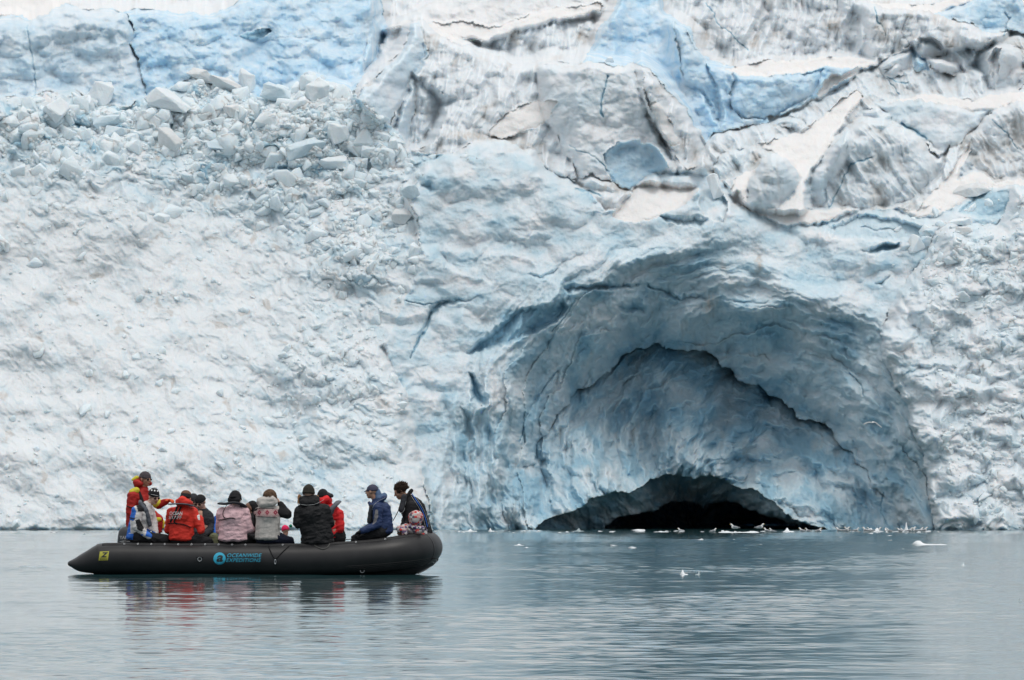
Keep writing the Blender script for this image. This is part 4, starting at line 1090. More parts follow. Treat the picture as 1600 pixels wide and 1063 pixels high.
# --- man in patterned hat and blue-white-black jacket, sitting on the near tube at the stern
p = Person('person in patterned pompom hat and blue, white and black jacket beside the motor', 88.3, 0)
p.head(240.5, 777, yaw=38, pitch=18)
p.body((229, 791, 0), (222, 805, .02), (215, 838, .05), arms=[((214, 798, -.15), (213, 824, -.2), (233, 838, -.2)), ((233, 798, .16), (240, 818, .1), (243, 834, 0))], legs=[((222, 840, -.08), (258, 843, -.1), (262, 878, .2)), ((222, 840, .12), (260, 843, .2), (264, 878, .4))])
p.hand(0, curl=.8, glove=M_BLACK)
p.jacket(M_WHITE, 1.0, seed=6, hem=.02); p.trousers(M_BLACK, seed=7)
p.beanie(M_BLACK, z0=.022, tall=.022)
bm = bmesh.new(); hull_pts(bm, [p.H(-.014 + v.x * .026, v.y * .026, .152 + v.z * .022) for v in ico_pts()]); p.kids.append(('pompom', remesh(bm, .006, 1), M_MARK)); p.shades()
p.garment('lifejacket', [(p.P(220, 787, -.06), p.P(228, 797, -.10), .035, .04), (p.P(228, 797, -.10), p.P(234, 820, -.08), .04, .035), (p.P(220, 787, -.06), p.P(219, 784, .08), .035, .03)], M_VESTG, wrinkle=.004)
p.finish(); bv = bvh_of(p.kid('jacket')); hv = bvh_of(p.kid('hat'))
p.paint('jacket', [(196, 797), (209, 791), (213, 800), (209, 814), (196, 812)], M_BLUE)
p.paint('jacket', [(194, 833), (224, 835), (219, 846), (205, 858), (194, 850)], M_BLUE); p.paint('jacket', [(194, 812), (203, 812), (204, 833), (194, 833)], M_BLUE)
p.paint('jacket', [(230, 826), (243, 832), (242, 842), (227, 838)], M_BLUE)
p.paint('jacket', [(212, 787), (222, 782), (229, 790), (227, 800), (216, 800)], M_BLACK)
p.paint('jacket', [(211, 813), (218, 811), (225, 825), (222, 831), (215, 828)], M_BLACK)
p.strap(bv, [(202, 809), (207, 810), (211, 811)], .018)
for k in range(4): project_poly('hat_star', disc(232.5 + k * 4.6, 765.5 + .6 * k, 1.3, 8), hv, M_MARK, p.o, .004, 1)
p.strap(hv, [(236, 772.5), (241, 773.5), (247, 775)], .006, M_MARK, 'hat_band')

# --- guide in red, seen from behind
p = Person('person in scarlet jacket with white lettering and black harness on the back', 88.15, 1)
p.head(291, 779, yaw=150, pitch=12)
p.body((287, 793, 0), (284, 806, 0), (284, 838, .02), arms=[((268, 802, .02), (263, 828, .12), (275, 838, .3)), ((301, 801, .02), (314, 828, -.02), (313, 810, .05))], legs=[((276, 842, .05), (268, 846, .45), (268, 878, .5)), ((294, 842, .02), (325, 848, .10), (338, 876, .35))])
p.hand(1, nrm=(0, -1, 0), side=-1, curl=.7)
p.jacket(M_RED2, 1.02, seed=11, bell=1.08, hem=.04); p.hood_down(M_RED2, seed=12, k=.95); p.trousers(M_BLACK, seed=13)
p.beanie(M_BLACK, z0=.0, fat=1.0, tall=.012)
bm = bmesh.new(); hull_pts(bm, [p.H(-.018 + v.x * .094, v.y * .082, .062 + max(v.z, -.1) * .070) for v in ico_pts()]); p.kids.append(('hat_crown', remesh(bm, .007, 2), M_BROWNHAT))
flat_collar(p, [(266, 788, -.08), (278, 787.5, -.17), (290, 788, -.16), (300, 791, -.08)], .012)
p.finish(); bv = bvh_of(p.kid('jacket'))
p.strap(bv, [(277, 792), (273, 803), (266, 816)], .02); p.strap(bv, [(283, 792), (278, 802), (272, 815), (277, 819)], .02)
p.strap(bv, [(263, 818), (275, 818), (288, 820), (298, 824)], .02)
project_text('back_lettering', 'OCEAN', 265, 285, 799.6, 804.8, bv, M_MARK, p.o, .016, bold=.01, shear=.1, cuts=4); project_text('back_lettering', 'STAFF', 263.5, 284, 806, 811.2, bv, M_MARK, p.o, .016, bold=.01, shear=.1, cuts=4)
p.paint('jacket', [(308, 805), (312, 804), (312.5, 813), (309, 812)], M_MARK)

# --- man in black beanie leaning in, far side
p = Person('person in black beanie and charcoal jacket leaning towards the scarlet jacket, facing left', 89.35, 0)
p.head(313, 785, yaw=-28, pitch=28)
p.body((318, 800, .06), (320, 812, .08), (318, 842, .1), arms=[((309, 810, 0), (305, 830, -.12), (314, 836, -.22)), ((327, 808, .12), (328, 830, 0), (320, 834, -.2))], legs=[((312, 846, 0), (306, 850, -.4), (306, 878, -.35)), ((324, 846, 0), (326, 850, -.4), (326, 878, -.35))])
p.hand(0, curl=.9, glove=M_BLACK); p.hand(1, curl=.9, side=-1, glove=M_BLACK)
p.jacket(M_DGREY, .86, seed=15, armw=.9); p.trousers(M_BLACK, seed=16); p.beanie(M_BLACK, z0=.020); p.shades(); p.finish()

p = Person('person almost hidden beside the black beanie, only a dark cap showing', 89.75, 1)
p.head(302, 783, yaw=-10, pitch=15); p.body((302, 798, 0), (302, 810, 0), (302, 842, 0), arms=[((293, 806, 0), (291, 826, -.1), (298, 838, -.25)), ((311, 806, 0), (313, 826, -.1), (306, 838, -.25))], legs=[((297, 845, 0), (296, 850, -.4), (296, 878, -.4)), ((307, 845, 0), (308, 850, -.4), (308, 878, -.4))])
p.jacket(M_DGREY, .8, seed=18); p.trousers(M_BLACK, seed=19); p.beanie(M_DGREY, z0=.018); p.finish()

# --- person in blue on the far tube, behind the pink jacket
p = Person('person in bright blue jacket and olive trousers, mostly hidden behind the pale pink jacket', 89.55, 0, .95)
p.head(367, 792, yaw=15, pitch=10); p.body((350, 806, 0), (348, 816, 0), (346, 842, 0), arms=[((338, 815, 0), (335, 832, -.12), (344, 840, -.3)), ((366, 815, 0), (366, 832, -.1), (356, 840, -.3))], legs=[((340, 843, 0), (334, 840, -.4), (336, 878, -.4)), ((352, 843, 0), (353, 842, -.4), (353, 878, -.4))])
p.jacket(M_BLUE, .86, seed=21); p.trousers(M_OLIVE, seed=22); p.beanie(M_BLACK, z0=.02); p.finish()

# --- pink jacket
p = Person('person in pale pink jacket and black fleece hat, back turned, harness strap hanging', 88.12, 0, 1.03)
p.head(368, 780, yaw=158, pitch=14)
p.body((366, 794, 0), (364, 808, 0), (364, 838, .02), arms=[((347, 803, .02), (344, 828, .12), (356, 838, .3)), ((381, 801, .02), (389, 826, .02), (398, 830, .25))], legs=[((355, 842, .05), (350, 847, .45), (350, 878, .5)), ((376, 842, .03), (392, 847, .3), (396, 878, .45))])
p.jacket(M_PINK, 1.14, seed=24, hem=.05, bell=1.05, armw=1.08, wrinkle=.009); p.trousers(M_BLACK, 1.05, seed=25)
p.beanie(M_BLACK, z0=-.004, fat=1.12, tall=.035)
p.garment('hat_flap', [(p.H(-.06, -.05, -.03), p.H(-.06, .05, -.03), .055, .055)], M_BLACK, wrinkle=.003)
flat_collar(p, [(344, 787, .0), (352, 787.5, -.13), (365, 785.5, -.16), (375, 787.5, -.10), (382, 792, .0)], .02, M_DGREY)
p.finish(); bv = bvh_of(p.kid('jacket'))
p.strap(bv, [(355, 788), (350, 797), (348, 804), (351, 810)], .014); p.strap(bv, [(341, 812.5), (350, 812), (360, 809.5), (368, 811)], .020)

p = Person('person with dark hood and brown face seen over the pale pink shoulder', 89.3, 2, .85)
p.head(389.5, 795, yaw=-70, pitch=10); p.body((393, 807, 0), (393, 818, 0), (393, 842, 0), arms=[((386, 814, 0), (384, 830, -.1), (390, 838, -.25)), ((400, 814, 0), (402, 830, -.1), (397, 838, -.25))], legs=[((389, 843, 0), (386, 848, -.35), (386, 876, -.35)), ((398, 843, 0), (400, 848, -.35), (400, 876, -.35))])
p.jacket(M_BLACK, .8, seed=28); p.trousers(M_BLACK, seed=29)
p.garment('hood', [(p.H(-.075, 0, .050), p.H(-.09, 0, -.03), (.085, .085, .08), .08)], M_BLACK, wrinkle=.004); p.finish()

# --- grey wool vest
def band_mat():
    m = bpy.data.materials.new('knitted_diamond_band'); m.use_nodes = True; n, l = m.node_tree.nodes, m.node_tree.links; b = n['Principled BSDF']
    g = n.new('ShaderNodeTexCoord'); sp = n.new('ShaderNodeSeparateXYZ'); l.new(g.outputs['Object'], sp.inputs[0])
    def mt(op, x, y=0.0):
        t = n.new('ShaderNodeMath'); t.operation = op
        for i, q in enumerate((x, y)):
            if isinstance(q, (int, float)): t.inputs[i].default_value = q
            else: l.new(q, t.inputs[i])
        return t.outputs[0]
    per = .125; x = mt('ABSOLUTE', mt('SUBTRACT', mt('FRACT', mt('DIVIDE', mt('SUBTRACT', sp.outputs[0], X0B), per)), .5))     # 0 centre .. .5
    z = mt('ABSOLUTE', mt('DIVIDE', mt('SUBTRACT', sp.outputs[2], Z0B), .155))
    d = mt('ADD', x, z)
    r = n.new('ShaderNodeValToRGB'); r.color_ramp.interpolation = 'CONSTANT'; l.new(d, r.inputs[0]); cr = r.color_ramp
    cr.elements[0].color = (.55, .40, .38, 1); cr.elements[1].position = .07; cr.elements[1].color = (.26, .02, .05, 1)
    for q, c in ((.28, (.55, .40, .38)), (.38, (.20, .05, .07)), (.43, (.52, .38, .36)), (.62, (.25, .05, .08)), (.67, (.50, .40, .38))):
        e = cr.elements.new(q); e.color = (*c, 1)
    l.new(r.outputs[0], b.inputs['Base Color']); b.inputs['Roughness'].default_value = .95; return m
X0B, Z0B = PX(405 - 6.25, 800, 88).x, PX(400, 801, 87.95).z
p = Person('person in light grey hooded wool vest with red diamond band, hand raised to face', 88.12, 0)
p.head(423, 777, yaw=150, pitch=6)
p.body((420, 792, 0), (419, 806, 0), (418, 836, .02), arms=[((405, 801, .05), (402, 826, .2), (410, 822, .38)), ((433, 799, .02), (449, 804, -.02), (438, 788, .06))], legs=[((410, 840, .05), (408, 846, .45), (408, 878, .5)), ((428, 840, .03), (452, 846, .22), (460, 876, .45))])
p.hand(1, d=(-.5, .2, 1), nrm=(1, 0, .3), side=1, curl=.5)
p.jacket(M_WOOL, 1.06, name='vest', seed=31, hem=.05, bell=1.02, sleeves=False, wrinkle=.004); p.sleeves_only(M_BLACK, armw=1.05)
p.trousers(M_NAVYT, 1.02, seed=33)
p.garment('hood', [(p.P(408, 784, -.08), p.P(425, 780, -.09), .075, .062), (p.P(410, 788, -.10), p.P(428, 785, -.09), .07, .06), (p.P(425, 780, -.09), p.P(431, 784, 0), .06, .04)], M_WOOL, wrinkle=.006)
p.hair(M_HAIRB, (-.3, 0, -1.2), n=420, ln=.06, seed=2)
p.finish(); bv = bvh_of(p.kid('vest'))
pts = [(398.5, 793.5), (404, 794.2), (410, 794.8), (418, 795), (427, 794.8), (431, 802), (432.5, 808), (425, 808), (415, 807.4), (405, 807), (398.5, 806.4)]
p.paint('vest', [(390, 793.4)] + pts[1:5] + [(440, 795), (440, 808)] + pts[7:10] + [(390, 806.4)], band_mat())
p.strap(bv, [(398, 793.6), (412, 794.6), (428, 794.6)], .008, M_BLACK, 'band_edge'); p.strap(bv, [(398, 807), (412, 807.8), (433, 809)], .008, M_BLACK, 'band_edge')
p.strap(bv, [(435, 818), (435.5, 824), (436, 829)], .005, M_BLACK, 'pocket_edge')

# --- child in pink hat
p = Person('person, a child in hot pink hat with green pompom behind the grey vest', 89.2, 0, .72)
p.head(446, 829, yaw=195, pitch=5, roll=-12); p.body((444, 840, 0), (443, 848, 0), (442, 868, 0), arms=[((438, 846, 0), (436, 856, -.08), (440, 862, -.15)), ((449, 846, 0), (451, 856, -.08), (447, 862, -.15))], legs=[((440, 868, 0), (438, 872, -.2), (438, 882, -.25)), ((446, 868, 0), (447, 872, -.2), (447, 882, -.25))])
p.jacket(M_WHITE, .85, seed=36); p.trousers(M_BLACK, seed=37); p.beanie(M_HOTPINK, z0=.01, tall=.01)
bm = bmesh.new(); hull_pts(bm, [p.P(454.2, 822, -.03) + Vector(v) * .028 for v in ico_pts()]); p.kids.append(('pompom', remesh(bm, .006, 1), M_GREEN)); p.finish()

# --- black parka
p = Person('person in long black quilted parka and dark olive beanie with ginger hair at the hood', 88.12, 0, 1.08)
p.head(482.5, 771, yaw=168, pitch=6)
p.body((485, 787, 0), (488, 804, 0), (496, 838, .02), arms=[((470, 799, .02), (465, 818, -.02), (474, 812, .30)), ((507, 798, .02), (515, 818, .05), (508, 826, .30))], legs=[((487, 842, .05), (484, 847, .48), (484, 878, .5)), ((507, 842, .05), (512, 847, .46), (514, 878, .5))])
p.jacket(M_PARKA, 1.16, seed=41, hem=.10, bell=1.12, armw=1.1, wrinkle=.010); p.trousers(M_BLACK, seed=42); p.beanie(M_DOLIVE, z0=-.008, fat=1.07, tall=.04)
p.garment('hood', [(p.P(474, 781, -.05), p.P(493, 780, -.05), .068, .068), (p.P(475, 786, -.08), p.P(493, 785, -.08), .07, .07)], M_PARKA, wrinkle=.006)
for uu in (468.5, 494.5):
    rnd = random.Random(int(uu)); bm = bmesh.new()
    for _ in range(90):
        a = p.P(uu + rnd.uniform(-1.5, 2) * (1 if uu < 480 else -1), 777 + rnd.uniform(-4, 7), rnd.uniform(-.03, .03)); b_ = a + Vector(((-1 if uu < 480 else 1) * rnd.uniform(.0, .035), rnd.uniform(-.02, .02), -rnd.uniform(.02, .07)))
        sweep(bm, [a, a.lerp(b_, .5) + Vector((0, 0, .006)), b_], [.008, .006, .001], 5, cap=False)
    me = bpy.data.meshes.new('h'); bm.to_mesh(me); bm.free(); p.kids.append(('hair', me, M_HAIRG))
p.finish(); bv = bvh_of(p.kid('jacket'), p.kid('hood'))
p.strap(bv, [(471, 788.5), (480, 789.5), (492, 788), (502, 783.5), (506, 781)], .007, M_REFL, 'piping')

# --- bright red parka behind it
p = Person('person in bright red parka with grey lifejacket, sitting behind the black parka', 89.1, 0, 1.0)
p.head(504, 777, yaw=215, pitch=8)
p.body((512, 791, 0), (519, 806, 0), (523, 836, .02), arms=[((510, 804, .1), (506, 824, .15), (512, 834, .2)), ((529, 804, -.05), (532, 826, -.08), (524, 838, .10))], legs=[((518, 840, 0), (512, 846, .35), (512, 876, .4)), ((530, 840, 0), (526, 846, .38), (528, 876, .4))])
p.jacket(M_REDP, .90, seed=45, hem=.03); p.trousers(M_BLACK, seed=46); p.beanie(M_BLACK, z0=.0, fat=1.06, tall=.03)
p.hood_down(M_REDP, seed=47, at=(-.085, 0, -.065), k=.85); p.garment('hood_rim', [(p.P(512, 773, -.05), p.P(518, 775, -.08), .045, .035)], M_DGREY, wrinkle=.005)
flat_collar(p, [(529, 784, .05), (525, 788, -.12), (519, 795, -.18), (516, 803, -.17)], .022); p.finish()

# --- navy jacket near the bow
p = Person('person in navy jacket and slate cap sitting on the tube near the bow, looking left', 88.3, 1)
p.head(581, 768.5, yaw=-112, pitch=4)
p.body((589, 784, 0), (594, 799, 0), (597, 828, .02), arms=[((590, 794, -.17), (590, 820, -.20), (566, 830, -.22)), ((594, 794, .17), (588, 818, .2), (568, 828, .12))], legs=[((590, 833, -.08), (556, 842, -.05), (552, 876, .2)), ((592, 833, .12), (560, 842, .2), (556, 876, .4))])
p.hand(0, nrm=(0, .3, 1), curl=.8, glove=M_BLACK); p.hand(1, nrm=(0, .3, 1), side=-1, curl=.8, glove=M_BLACK)
p.jacket(M_NAVY, .98, seed=51, hem=.03, armw=.98); p.trousers(M_BLACK, seed=52)
p.beanie(M_NAVYCAP, z0=.012, fat=.97)
bm = bmesh.new(); cap(bm, p.H(.075, -.035, .025), p.H(.075, .035, .025), .010, .010); cap(bm, p.H(.075, -.03, .025), p.H(.13, 0, .008), .010, .006); cap(bm, p.H(.075, .03, .025), p.H(.13, 0, .008), .010, .006); p.kids.append(('cap_brim', remesh(bm, .006, 1), M_NAVYCAP))
p.garment('hood', [(p.P(590, 768, -.02), p.P(592, 778, -.05), .045, .055), (p.P(592, 779, -.05), p.P(600, 775, .02), .05, .055)], M_NAVYL, wrinkle=.006)
p.garment('collar', [(p.P(577, 786, -.05), p.P(583, 794, -.1), .03, .045), (p.P(583, 790, -.1), p.P(600, 778, -.06), .04, .04)], M_NAVY, wrinkle=.004)
p.garment('lifejacket', [(p.P(580, 792, -.12), p.P(577, 815, -.13), .035, .04)], M_DGREY, wrinkle=.004)
p.finish(); bv = bvh_of(p.kid('jacket'), p.kid('collar'))
p.paint('jacket', [(586, 797), (590, 796), (591, 806), (588, 816), (582, 820), (585, 808)], fabric('grey_patch', (.20, .19, .20)))
p.strap(bv, [(581, 800), (584, 790), (592, 783), (602, 778)], .006, M_REFL, 'piping')

# --- dark-haired man at the bow, bending
p = Person('person with dark wind-blown hair and black jacket with blue stripes bending at the bow', 88.75, 1, 1.02)
p.head(625.5, 769, yaw=-82, pitch=26)
p.body((637, 780, .02), (645, 795, .02), (656, 830, .02), arms=[((643, 792, -.16), (640, 818, -.2), (632, 826, -.3)), ((645, 790, .17), (634, 812, .2), (630, 826, 0))], legs=[((650, 835, -.08), (630, 838, -.15), (634, 874, -.1)), ((650, 835, .12), (630, 838, .2), (634, 874, .2))])
p.hand(0, curl=.8); p.hand(1, side=-1, curl=.8)
p.jacket(M_BLACK, 1.06, seed=61, hem=.03, armw=1.0); p.trousers(M_BLACK, seed=62)
p.hair(M_HAIRD, (-.75, 0, .15), n=520, ln=.052, seed=9)
p.garment('collar', [(p.P(636, 775, -.06), p.P(643, 767, -.02), .028, .034), (p.P(629, 786, -.06), p.P(636, 775, -.06), .028, .028)], M_BLACK, wrinkle=.003)
p.garment('lifejacket', [(p.P(632, 776, -.14), p.P(627, 797, -.18), .045, .05)], M_DGREY, wrinkle=.004)
p.finish(); bv = bvh_of(p.kid('jacket'))
for off_, mt_, w_ in ((0, M_BLUE, .020), (-3.2, M_MARK, .006), (3.0, M_MARK, .005)):
    p.strap(bv, [(643 + off_, 771), (651 + off_, 783), (659 + off_, 796), (665 + off_, 812), (668 + off_, 824)], w_, mt_, 'sleeve_stripe')
p.free_strap([(623, 797, -.2), (619, 805, -.22), (614, 814, -.22)], .010); bl = bvh_of(p.kid('lifejacket'))
p.strap(bl, [(623, 799), (628, 801), (632, 796), (634, 784)], .005, M_REFL, 'piping')

# --- child in patterned hood at the bow
p = Person('person, a child in red and white patchwork hooded suit slumped over the bow tube', 88.42, 0, .8)
p.head(650.5, 813, yaw=25, pitch=30, roll=8)
p.body((644, 824, .05), (637, 830, .08), (655, 834, .1), arms=[((632, 826, -.04), (624, 827, -.10), (628, 829, -.14)), ((646, 830, .0), (653, 830, -.08), (660, 829, -.1))], legs=[((658, 836, .05), (664, 838, .12), (660, 850, .2)), ((660, 834, .12), (664, 836, .2), (660, 850, .25))])
p.hand(0, curl=.9, glove=M_CHECK, gname='mitten'); p.jacket(M_CHECK, .72, seed=71, armw=1.05); p.trousers(M_CHECK, .8, seed=72)
p.garment('hood', [(p.H(-.035, 0, .04), p.H(-.03, 0, -.02), (.125, .12, .115), .11)], M_CHECK, wrinkle=.006, seed=4)
p.garment('scarf', [(p.P(640, 824, -.12), p.P(664, 826, -.1), .030, .030)], check_mat('dark_patchwork', [(.08, .04, .16), (.6, .58, .55), (.03, .03, .04), (.45, .2, .3)], 40), wrinkle=.004); p.finish()
# ------------------------------------------------------------------ loose ice
M_BLK = ice_material('block_ice', False, .20, .04, 1.0)
M_BLKB = ice_material('blue_block_ice', False, .50, .04, 1.0)
M_BLKD = ice_material('dirty_block_ice', False, .12, .42, 1.0)
M_FLOE = principled('white_floe_ice', (.82, .86, .88), .5, .3)
M_CLEAR = principled('clear_grey_ice', (.30, .38, .40), .2, .6)

def chunk_pts(rnd, sx, sy, sz, n=13, box_=.55):
    out = []
    for _ in range(n):
        v = Vector((rnd.gauss(0, 1), rnd.gauss(0, 1), rnd.gauss(0, 1))).normalized()
        m_ = max(abs(v.x), abs(v.y), abs(v.z)); v = v.lerp(v / m_, box_) * rnd.uniform(.8, 1.05)
        out.append(Vector((v.x * sx, v.y * sy, v.z * sz)))
    return out

def ice_block(u, v, w, h, label, seed, mat, rot=0, tip=0, fat=.8, n=13, lift=.05):
    """an angular block lodged in the slope; (u, v) its middle, w x h its size in photo pixels"""
    y = depth_at(u, v + h * .3); k = y / F; rnd = random.Random(seed)
    sx, sz = w * k / 2, h * k / 2; sy = fat * (sx + sz) / 2
    bm = bmesh.new(); vs = [bm.verts.new(p) for p in chunk_pts(rnd, sx, sy, sz, n)]
    r = bmesh.ops.convex_hull(bm, input=vs); junk = [g for g in r['geom_interior'] if isinstance(g, bmesh.types.BMVert)]
    if junk: bmesh.ops.delete(bm, geom=junk, context='VERTS')
    bmesh.ops.dissolve_limit(bm, angle_limit=R(9), verts=bm.verts[:], edges=bm.edges[:])
    bmesh.ops.bevel(bm, geom=bm.edges[:], offset=min(sx, sz) * .05, segments=1, affect='EDGES', profile=.6)
    bmesh.ops.triangulate(bm, faces=bm.faces[:]); bmesh.ops.subdivide_edges(bm, edges=[e for e in bm.edges if e.calc_length() > .18], cuts=2, use_grid_fill=True)
    bmesh.ops.triangulate(bm, faces=bm.faces[:])
    for q in bm.verts:
        p = q.co * 1.0; nn = mnoise.noise(p * 1.6 + Vector((seed, 0, 0))) * .16 + mnoise.noise(p * 4 + Vector((seed, 0, 0))) * .06
        q.co = p * (1 + nn)
    bmesh.ops.transform(bm, matrix=Matrix.Rotation(R(tip), 4, 'X') @ Matrix.Rotation(R(rot), 4, 'Y'), verts=bm.verts)
    o = bm_obj('ice_block', bm, mat, smooth=True)
    for p in o.data.polygons: p.use_smooth = False
    c = PX(u, v, y - sy * lift); o.location = c
    tag(o, label, 'ice block', group='large ice blocks on the glacier'); return o

BIG = [
 (84,174,54,50,'upright pale ice block with a dark split at the far left of the rubble',1,M_BLK,4,0),
 (156,146,46,54,'rounded white ice block just right of the split block, below the blue wall',2,M_BLK,-8,0),
 (262,158,78,40,'largest smooth white ice block at the left foot of the deep blue wall',3,M_BLK,18,-8),
 (316,118,64,22,'long tilted slab with grey top at the head of the rubble',4,M_BLKD,24,-12),
 (352,132,60,24,'flat dirty slab leaning on the long tilted slab',5,M_BLKD,14,-15),
 (387,128,32,52,'tall narrow upright ice pillar in front of the deep blue wall',6,M_BLK,-6,0),
 (432,146,54,38,'broad blue-white block right of the narrow pillar',7,M_BLKB,6,0),
 (494,140,42,46,'square ice block with a brown stained top left of the jagged ridge',8,M_BLK,-4,0),
 (262,222,52,52,'wedge of ice with a dark dirty left side in the middle of the rubble',9,M_BLKD,20,0),
 (352,222,54,36,'boxy pale blue block with a flat top in mid rubble',10,M_BLKB,0,-10),
 (478,234,70,38,'white-topped block with vivid blue underside in the right of the rubble',11,M_BLKB,-12,12),
 (527,210,38,44,'smooth dome of ice beside the jagged ridge foot',12,M_BLK,0,0),
 (362,174,34,26,'small squarish dirty block below the tilted slabs',13,M_BLKD,5,0),
 (168,190,52,26,'low wedge block below the rounded white block',14,M_BLKB,-10,0),
 (520,252,52,34,'rough white boulder just below the block with the blue underside',15,M_BLK,8,0),
 (414,190,44,30,'pale boulder below the broad blue-white block',16,M_BLK,-14,0),
 (232,186,44,26,'low snow-capped lump under the largest smooth block',17,M_BLK,6,0),
 (953,93,20,13,'small bright block perched on the flat grey ridge top',18,M_FLOE,0,0),
 (1500,348,46,14,'flat-topped pale slab on the right buttress crest',19,M_BLK,-3,-10),
 (1505,362,34,16,'thicker slab right under the flat-topped slab on the buttress',20,M_BLKD,4,0),
 (1430,385,38,34,'angular white block at the upper left of the right buttress',21,M_BLK,22,0),
 (1115,292,30,46,'leaning bright block beside the snow apron above the cave',22,M_BLK,-20,0),
 (1520,300,60,30,'blocky ice step stained brown on top near the right frame edge',23,M_BLKD,0,0),
 (640,300,34,28,'lone blue-shaded block left of the smooth wall above the cave',24,M_BLKB,10,0),
 (628,338,34,30,'dirt-flecked knob on the crest between slope and cave wall',25,M_BLKD,0,0),
]
for a in BIG:
    ice_block(a[0], a[1], a[2], a[3], a[4], a[5], a[6], a[7], a[8])

rnd = random.Random(77)
bm = bmesh.new(); base_me = []
def chunk_mesh(rnd):
    b = bmesh.new(); vs = [b.verts.new(p) for p in chunk_pts(rnd, 1, 1, 1, 11, .5)]
    r = bmesh.ops.convex_hull(b, input=vs); junk = [g for g in r['geom_interior'] if isinstance(g, bmesh.types.BMVert)]
    if junk: bmesh.ops.delete(b, geom=junk, context='VERTS')
    bmesh.ops.dissolve_limit(b, angle_limit=R(10), verts=b.verts[:], edges=b.edges[:])
    bmesh.ops.bevel(b, geom=b.edges[:], offset=.05, segments=1, affect='EDGES'); bmesh.ops.triangulate(b, faces=b.faces[:])
    b.verts.ensure_lookup_table(); v = np.array([x.co[:] for x in b.verts], np.float32); f = np.array([[q.index for q in x.verts] for x in b.faces], np.int32); b.free(); return v, f
LIB = [chunk_mesh(rnd) for _ in range(24)]
VV, FF, nv = [], [], 0
def dens(u, v):
    d = 1.0 * math.exp(-((v - 185 - .05 * abs(u - 350)) / 45) ** 2) * (1 if u < 620 else 0) * (.5 + .5 * min(1, u / 250))
    d += .8 * math.exp(-((u - 450) / 150) ** 2 - ((v - 245) / 60) ** 2)
    d += .55 * math.exp(-((u - 560) / 60) ** 2 - ((v - 380) / 70) ** 2) + .35 * math.exp(-((u - 520) / 90) ** 2 - ((v - 600) / 90) ** 2)
    d += .45 * math.exp(-((u - 1520) / 80) ** 2 - ((v - 400) / 60) ** 2) + .30 * (u > 1440 + .12 * (v - 400) and v > 400)
    d += .05 * (u < 660 and v > 250)
    return d
def sdf_pt_in(poly, u, v):
    ins = False; n = len(poly)
    for i in range(n):
        a, b_ = poly[i], poly[(i + 1) % n]
        if (a[1] <= v < b_[1]) or (b_[1] <= v < a[1]):
            if u < a[0] + (v - a[1]) / (b_[1] - a[1]) * (b_[0] - a[0]): ins = not ins
    return ins
cnt = 0; tries = 0
while cnt < 4600 and tries < 200000:
    tries += 1
    u, v = rnd.uniform(-60, 1660), rnd.uniform(110, 826)
    if rnd.random() > dens(u, v): continue
    if u < 720 and not sdf_pt_in(AP, u, v): continue
    y = depth_at(u, v); k = y / F
    s_ = min(19, 2.5 * rnd.paretovariate(1.3)) * (.6 if v > 420 or u > 700 else 1.0); s_ = s_ * k
    vv, ff = LIB[rnd.randrange(24)]
    q = np.array(Matrix.Rotation(rnd.uniform(0, 6.28), 3, Vector((rnd.gauss(0, 1), rnd.gauss(0, 1), rnd.gauss(0, 1))).normalized()), np.float32)
    sc = np.array([rnd.uniform(.7, 1.4), rnd.uniform(.7, 1.2), rnd.uniform(.55, 1.1)], np.float32) * s_
    p = PX(u, v, y + s_ * .42)
    VV.append((vv * sc) @ q.T + np.array(p[:], np.float32)); FF.append(ff + nv); nv += len(vv); cnt += 1
VV = np.concatenate(VV); FF = np.concatenate(FF)
me = bpy.data.meshes.new('ice_rubble'); me.vertices.add(len(VV)); me.vertices.foreach_set('co', VV.ravel())
me.loops.add(FF.size); me.loops.foreach_set('vertex_index', FF.ravel().astype(np.int32)); me.polygons.add(len(FF))
me.polygons.foreach_set('loop_start', np.arange(0, FF.size, 3, dtype=np.int32)); me.polygons.foreach_set('loop_total', np.full(len(FF), 3, np.int32)); me.update(); me.validate()
M_RUB_ICE = ice_material('rubble_ice', False, .32, .0, 1.0)
o = link('ice_rubble', me, M_RUB_ICE); tag(o, 'broken chunks of white and pale blue ice strewn over the glacier slope', 'ice rubble', kind='stuff')

